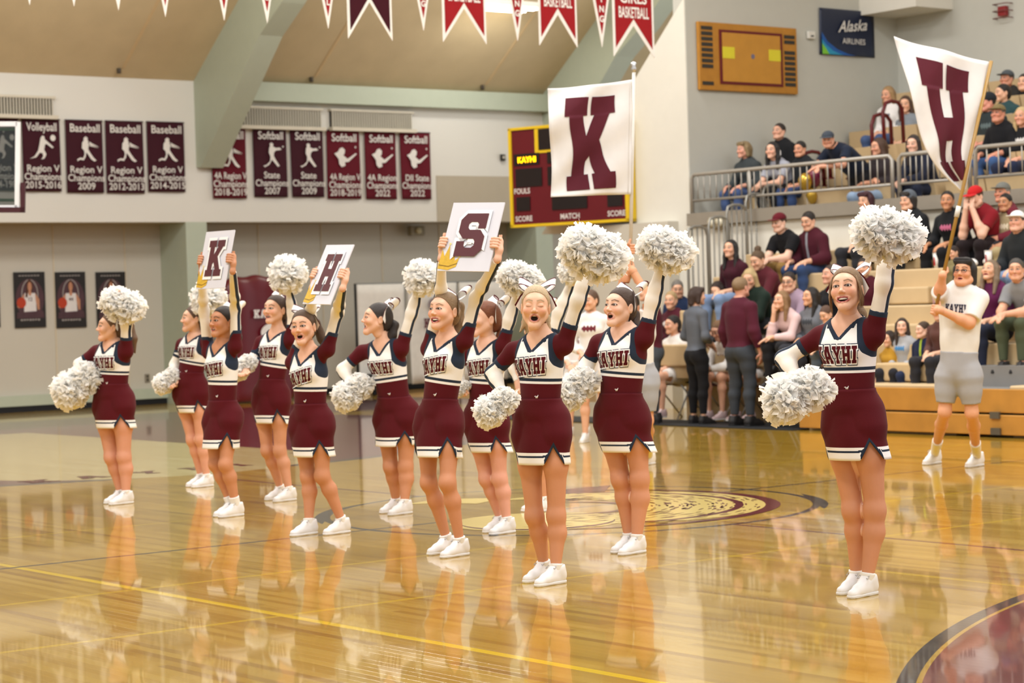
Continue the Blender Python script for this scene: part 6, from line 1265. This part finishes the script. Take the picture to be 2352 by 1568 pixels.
sit('long-haired woman in a plaid dark jacket and pale jeans looking at her phone', 2018, 338, gr(0), 'cross', top='hood', c=('2c2527',), bot='8ea3bd', hair='4a3122', style='long', tone='d59d80', group='spectators in the gallery', shoe='d9d6cf')
sit('dark-haired woman in a navy jacket left of the H flag in the gallery', 2098, 332, gr(0), 'knees', top='hood', c=('1c2030',), bot='23283a', hair='2a1d19', style='longside', tone='e2b49c', group='spectators in the gallery')
sit('blonde woman in a white sweatshirt high on the gallery seats', 2040, 218, gr(3), 'lap', top='hood', c=('dcd9d6', '5a6674'), bot='43557a', hair='9a7a50', style='long', tone='d7a184', group='spectators in the gallery')
sit('person in a patterned grey top beside the white-sweater woman, mostly behind the flag', 2080, 240, gr(3), 'lap', top='long', c=('7b8188',), bot='43557a', hair='4a3122', style='long', group='spectators in the gallery')
sit('bearded man in a grey cap at the top right of the gallery', 2313, 182, gr(4), 'lap', male=True, top='hood', c=('2d2b28',), bot='28324f', hair='3d352e', style='short', hat=('cap', '4c5155'), tone='c98e73', group='spectators in the gallery')
sit('woman in a teal jacket with dark hair below the capped bearded man', 2303, 214, gr(3), 'lap', top='hood', c=('2b4547', 'b7c2b8'), bot='23252b', hair='17120f', style='pony', head=(-25, 0), group='spectators in the gallery')
sit('man with a white beard next to the edge of the H flag', 2269, 236, gr(2), 'lap', male=True, top='hood', c=('2b3335', '5c6a6c'), bot='23252b', hair='1d1a18', style='short', hat=('beanie', '23262b'), tone='cf8d78', head=(-30, 0), group='spectators in the gallery')
sit('man in a camouflage cap and black jacket in the right gallery', 2293, 262, gr(1), 'wide', male=True, top='hood', c=('15161a',), bot='3a5581', hair='5b5048', style='short', hat=('cap', '7c6c48'), tone='c98b72', group='spectators in the gallery')
sit('curly blonde woman in a black sweater with white print at the right edge', 2346, 268, gr(1), 'lap', top='long', c=('16171a', 'd4d2cf'), bot='1f2740', hair='c9ae7c', style='longside', head=(15, 0), tone='d89f84', group='spectators in the gallery')
sit('person in black at the top right corner of the gallery', 2352, 190, gr(4), 'lap', male=True, top='hood', c=('17181b',), bot='23252b', hair='2a211c', style='short', group='spectators in the gallery')
# bench: coaches and players
def stand_at(label, px, py_head, X, pose, face, sc=None, **kw):
    p = atX(px, 970, X); h_ = atX(px, py_head, X); s_ = (h_[2]-.012)/1.62; return person(label, (X, p[1], .012), face, pose, stand=True, scale=s_, group='', **kw)
stand_at('coach with short brown hair in a grey knit top and black trousers, seen from behind', 1605, 680, 7.62, 'front', -118, top='long', c=('5e636c',), bot='18181b', hair='3a2820', style='bob', hd='f')
stand_at('coach in a maroon shirt and charcoal trousers, seen from behind', 1706, 660, 7.55, 'down', -128, male=True, top='long', c=('4e1a2a',), bot='3c4148', hair='8b7254', style='short', tone='d9a08a', sx=1.1)
stand_at('coach in a maroon shirt half hidden behind the raised sleeve', 1503, 670, 7.5, 'cross', 100, male=True, top='long', c=('551a26',), bot='474c52', hair='6a4a36', style='short', sx=1.08)
def benchp(label, px, py, **kw): return sit(label, px, py, 8.36, group='players and staff at the bench', zseat=.46, **kw)
PJ = dict(top='jersey', bottom='shorts', c=('e6e2de', '6b2a35'), bot='e2deda', shoe='c9b0b0', tone='dba78a')
benchp('player in a white jersey with dark hair, behind the grey-topped coach', 1545, 755, pose='lap', hair='1c1512', style='pony', **PJ)
benchp('player in a white long-sleeved top leaning forward between the coaches', 1652, 775, pose='knees', hair='7a5a3c', style='pony', tail='low', head=(0, -25), **{**PJ, 'top': 'long'})
benchp('player in white behind the maroon-shirted coach at the right', 1748, 790, pose='lap', hair='4a3424', style='pony', **PJ)
sit('woman with dark hair in a black top looking down behind the coaches', 1648, 668, 8.9, 'lap', top='long', c=('1a1a1c',), bot='22232a', hair='2c1d17', style='longside', head=(20, -18), group='players and staff at the bench')
sit('blonde woman in a maroon jacket beside the half-hidden coach', 1541, 690, 8.9, 'lap', top='hood', c=('4d1a26', 'd8d4d0'), bot='2a2a30', hair='b09468', style='pony', group='players and staff at the bench')
sit('grey-haired man in a navy top behind the bench', 1556, 664, 9.2, 'lap', male=True, top='long', c=('253352',), bot='2a2a30', hair='77726c', style='short', face=30, head=(30, -10), group='players and staff at the bench')
for lab, px, ph, dd, hr in (('player in a white long-sleeved warm-up standing beyond the blonde cheerleader', 1358, 690, 23.5, '5b4230'), ('second player in white standing behind the blonde cheerleader\'s arm', 1322, 735, 25.0, '3a281f')):
    h_ = at(px, ph, dd); person(lab, (h_[0], h_[1], 0), 20, 'front', top='long', bottom='shorts', c=('e4e2e0', '6b2a35'), bot='e2deda', hair=hr, style='pony', stand=True, scale=h_[2]/1.62, shoe='dcdad6', head=(-20, -4), group='')
# ---------------------------------------------------------------- flags and their bearers
def flag(ch, corners, pole, label, left_curve, uv, d):
    (tl, tr, br, bl) = corners; o_ = at(pole[0][0], pole[0][1], d); p1 = at(pole[1][0], pole[1][1], d+pole[2]); t = thing('flag', label, 'flag', p1); rel = lambda p: p-p1
    MB().tube([rel(o_), rel(p1)], .0145, 10).ob('pole', plain('brass_pole' if ch == 'H' else 'white_pole', 'a07a35' if ch == 'H' else 'cfc9bf', .35, .5), t, True)
    if ch == 'K': MB().tube([rel(o_), rel(o_)+V(0, 0, .03), rel(o_)+V(0, 0, .05), rel(o_)+V(0, 0, .075), rel(o_)+V(0, 0, .085)], [.015, .024, .016, .026, .008], 10).ob('finial', plain('silver_cap', 'c8c8c8', .25, .5, .7), t, True)
    else: q = rel(o_)+(rel(p1)-rel(o_))*.58; MB().tube([q, q+unit(rel(p1)-rel(o_))*.09], .02, 10).ob('pole_joint', plain('white_plastic', 'd6d4cc', .5), t, True)
    A = [at(x, y, d+z) for x, y, z in left_curve]
    def S(u, v):
        x = v*(len(A)-1); i = min(int(x), len(A)-2); f = x-i
        def cr(a, b, c, e): return .5*((2*b)+(c-a)*f+(2*a-5*b+4*c-e)*f*f+(3*b-a-3*c+e)*f**3)
        L = cr(A[max(i-1, 0)], A[i], A[i+1], A[min(i+2, len(A)-1)]); R = at(tr[0]+(br[0]-tr[0])*v, tr[1]+(br[1]-tr[1])*v, d)
        w_ = (1-u)*u; return L*(1-u)+R*u+FH*((.05+.03*(ch == 'H'))*math.sin(u*10+v*5)*w_*2+.022*math.sin(v*15+u*7)*(1-u*.7))+RH*.012*math.sin(v*13+u*3)*w_*4+UP*(-.025*w_*4*(1-v)*uv[0])-p1
    nu, nv = 26, 30; v = [S(i/nu, j/nv) for j in range(nv+1) for i in range(nu+1)]; f = [(a, a+nu+1, a+nu+2, a+1) for j in range(nv) for a in [j*(nu+1)+i for i in range(nu)]]
    c = ob('cloth', mesh('cloth', v, f), cloth('flag_nylon', 'e2dfdc', None, None, .6, .05), t); s = c.modifiers.new('thick', 'SOLIDIFY'); s.thickness = .003
    gv, gf = slice2d(*curve_mesh('g', GL[ch][1]), .05); w_ = GL[ch][0]; out = []
    for q in gv:
        u = uv[1]+(uv[2]-uv[1])*q[0]/w_; vv = uv[4]-(uv[4]-uv[3])*q[1]/1.2; p = S(u, vv); a = S(u+.01, vv)-p; b = S(u, vv+.01)-p; n = unit(np.cross(a, b)); n = n if n @ FH < 0 else -n; out.append(p+n*.006)
    ob('letter', mesh('letter', np.array(out), gf), cloth('flag_letter_felt', '571f2a'), t)
    lt = MB(); lt.tube([S(.965, x/12)-FH*.004 for x in range(13)], .0022, 5).ob('hem_stitch', cloth('hem_thread', 'd8d3cc'), t, True)
    return o_, p1
dK, dH = 17.4, 17.5
flag('K', ((1258, 203), (1454, 182), (1449, 446), (1265, 452)), ((1456, 166), (1447, 640), .05), 'white flag with a large maroon K held on a pole above the cheerleaders', [(1258, 203, .12), (1261, 290, .05), (1267, 380, .10), (1265, 452, .06)], (.4, .20, .80, .12, .93), dK)
flag('H', ((2053, 83), (2276, 143), (2217, 440), (2190, 420)), ((2277, 140), (2148, 716), -.1), 'white flag with a large maroon H drooping from a tilted brass pole at the right', [(2053, 83, .10), (2085, 190, .02), (2113, 300, -.02), (2142, 372, .0), (2208, 440, .02)], (.5, .19, .80, .10, .90), dH)
def bearer(label, jp, hd, face, d, toes, tone, hair, style, facea):
    J = {k: at(x, y, d+z) for k, (x, y, z) in jp.items()}; J['head'] = at(hd[0], hd[1], d-.03); ft = cdir(-math.sin(math.radians(facea)), -math.cos(math.radians(facea)))
    J['anR'], J['anL'] = [atZ(*q)-ft*.19+V(0, 0, .085) for q in toes]; J['toeR'] = J['toeL'] = ft; J['pelvis'] = (J['hipR']+J['hipL'])/2; root = (J['anR']+J['anL'])/2*V(1, 1, 0)
    for k in J:
        if not k.startswith('toe'): J[k] = J[k]-root
    S, F = figure_sdf(J, .95, True); P0, P1 = [x-root for x in HOLD]; ax_ = unit(P0-P1)
    for q, sg in (('R', -1), ('L', 1)):
        W = J['wr'+q]; tq = float((W-P1) @ ax_); c = P1+ax_*tq; to = c-W; to = unit(to-ax_*(to @ ax_)); side = unit(np.cross(ax_, to)); b = c-to*.030
        S.cap(W, b, .026, .030, .02, 'hand'); S.cap(b+ax_*.025, b-ax_*.03, .021, .020, .012, 'hand')
        for i in range(4):
            h_ = ax_*(.032-.020*i); pts = [c-to*.022+side*.018+h_, c+side*.028+to*.006+h_, c+to*.028+side*.004+h_, c+to*.012-side*.024+h_]
            for a, b2 in zip(pts, pts[1:]): S.cap(a, b2, .0105, .0095, .004, 'hand')
        S.cap(b-side*.012+ax_*.02, c-side*.026+ax_*.045, .013, .011, .008, 'hand'); S.cap(c-side*.026+ax_*.045, c+to*.006-side*.018+ax_*.075, .0108, .009, .005, 'hand')
    hc = J['head']; D, lo, ax = S.grid(.009, BODYG); v, Q = nets(D, lo, .009, lambda p: ((np.linalg.norm(p-hc, axis=1) > .115) & ((p-hc) @ F['up'] < .02)) | (np.linalg.norm(p-hc, axis=1) > .2)); parts = [(v, Q, np.zeros((len(v), 4), np.float32))]
    for q in 'RL':
        W = J['wr'+q]; dr = unit(W-J['el'+q]); D, lo, ax = S.grid(.0042, ('hand', 'foreR', 'foreL'), W+dr*.04-.13, W+dr*.04+.13); a, b = nets(D, lo, .0042, lambda p: (p-W) @ dr > -.02); parts.append((a, b, np.zeros((len(a), 4), np.float32)))
    Rm = pose_head(cdir(-math.sin(math.radians(face)), -math.cos(math.radians(face))), math.radians(8), math.radians(3)); hv, hf, hm = head_mesh(h=.003, opn=.25, male=True); parts.append(((hv*1.02) @ Rm.T+hc, hf, hm)); vv, ff, mk = join(parts)
    t = thing('person', label, 'person', root); ob('body', mesh('body', vv, ff, {'mk': mk}), skin('skin', tone, hair), t)
    v, Q = top_mesh(S, F, J, .008, .016, .19, -.16, neck=.064, loose=.03); tp = ob('t_shirt', mesh('t_shirt', v, Q), cloth('white_cotton', 'e2dfda'), t)
    for lv, lf_ in (LAY[2][0],):
        u = lv[:, 0]*.056*.72; z = lv[:, 1]*.056; ph = u/.15; cen = F['P'][None]+np.outer(.72*F['L']+z, F['up']); dv = np.outer(np.sin(ph), F['lat'])+np.outer(np.cos(ph), F['fr']); p = cen+dv*.34
        for _ in range(26): p = p-dv*(np.clip(S.at(p, ('torso', 'armR', 'armL'), .016), -.02, .1)[:, None]*.8)
        ob('lettering', mesh('lettering', p+dv*.004, lf_), cloth('navy_shirt_print', '2b2a3c'), tp)
    ob('shorts', mesh('shorts', *low_mesh(S, F, J, .009, .020, .20, ('thigh', .80))), cloth('grey_jersey', 'a3a3a6'), t)
    def onhead(name, me, mat, off=(0, 0, 0)): o = ob(name, me, mat, t); m = Matrix((Rm*1.02).tolist()).to_4x4(); m.translation = Vector(hc+Rm @ V(*off)); o.matrix_local = m
    for sx_ in (-1, 1): onhead('eye', EYE, eyemat('2e2018'), (sx_*.0312, -.0792, .006))
    onhead('hair', HAIR2[style], hairm(hair)); onhead('glasses', GLS, plain('glasses_frame', '1a1a1c', .3))
    an = math.atan2(ft[0], -ft[1])
    for q in 'RL':
        a = J['an'+q]; o = ob('shoe', SHOE[0], M_SHOE, t, loc=(a[0], a[1], 0)); o.rotation_euler = (0, 0, an); o.scale = (1.16,)*3; ob('sole', SHOE[1], M_SOLE, o); ob('laces', SHOE[2], M_LACE, o)
        K, A = J['kn'+q], J['an'+q]; Sx = SDF(); Sx.cap(A, A+(K-A)*.5, .037, .052, .02); D, lo, ax = Sx.grid(.007); D = np.maximum(D, (gridp(ax)-(A+(K-A)*.33).astype(np.float32)) @ unit(K-A).astype(np.float32)); ob('sock', mesh('sock', *nets(D, lo, .007)), M_SOCK, t)
HOLD = (at(2277, 140, dH), at(2148, 716, dH-.1))
bearer('teenager with glasses and dark wavy hair in a white KAYHI T-shirt carrying the H flag', dict(neck=(2208, 655, 0), shR=(2168, 682, .09), shL=(2250, 686, -.07), elR=(2158, 672, -.05), wrR=(2165, 632, -.16), elL=(2226, 742, -.16), wrL=(2160, 712, -.20), hipR=(2178, 845, .05), hipL=(2226, 845, -.05), knR=(2170, 945, .04), knL=(2232, 948, -.04)), (2216, 626), 34, 17.5, [(2124, 1068), (2222, 1074)], 'dba07c', '1d1613', 'bob', 38)
HOLD = (at(1456, 166, dK), at(1447, 640, dK+.05))
bearer('flag carrier in a white T-shirt mostly hidden behind a cheerleader, holding the K flag', dict(neck=(1446, 745, 0), shR=(1408, 765, .07), shL=(1484, 765, -.05), elR=(1430, 668, .0), wrR=(1445, 572, .0), elL=(1490, 690, -.10), wrL=(1454, 622, -.05), hipR=(1440, 860, .05), hipL=(1484, 860, -.05), knR=(1438, 965, .04), knL=(1486, 965, -.04)), (1444, 706), 20, 17.45, [(1420, 1066), (1470, 1070)], 'd99c76', '2a1d17', 'short', 30)
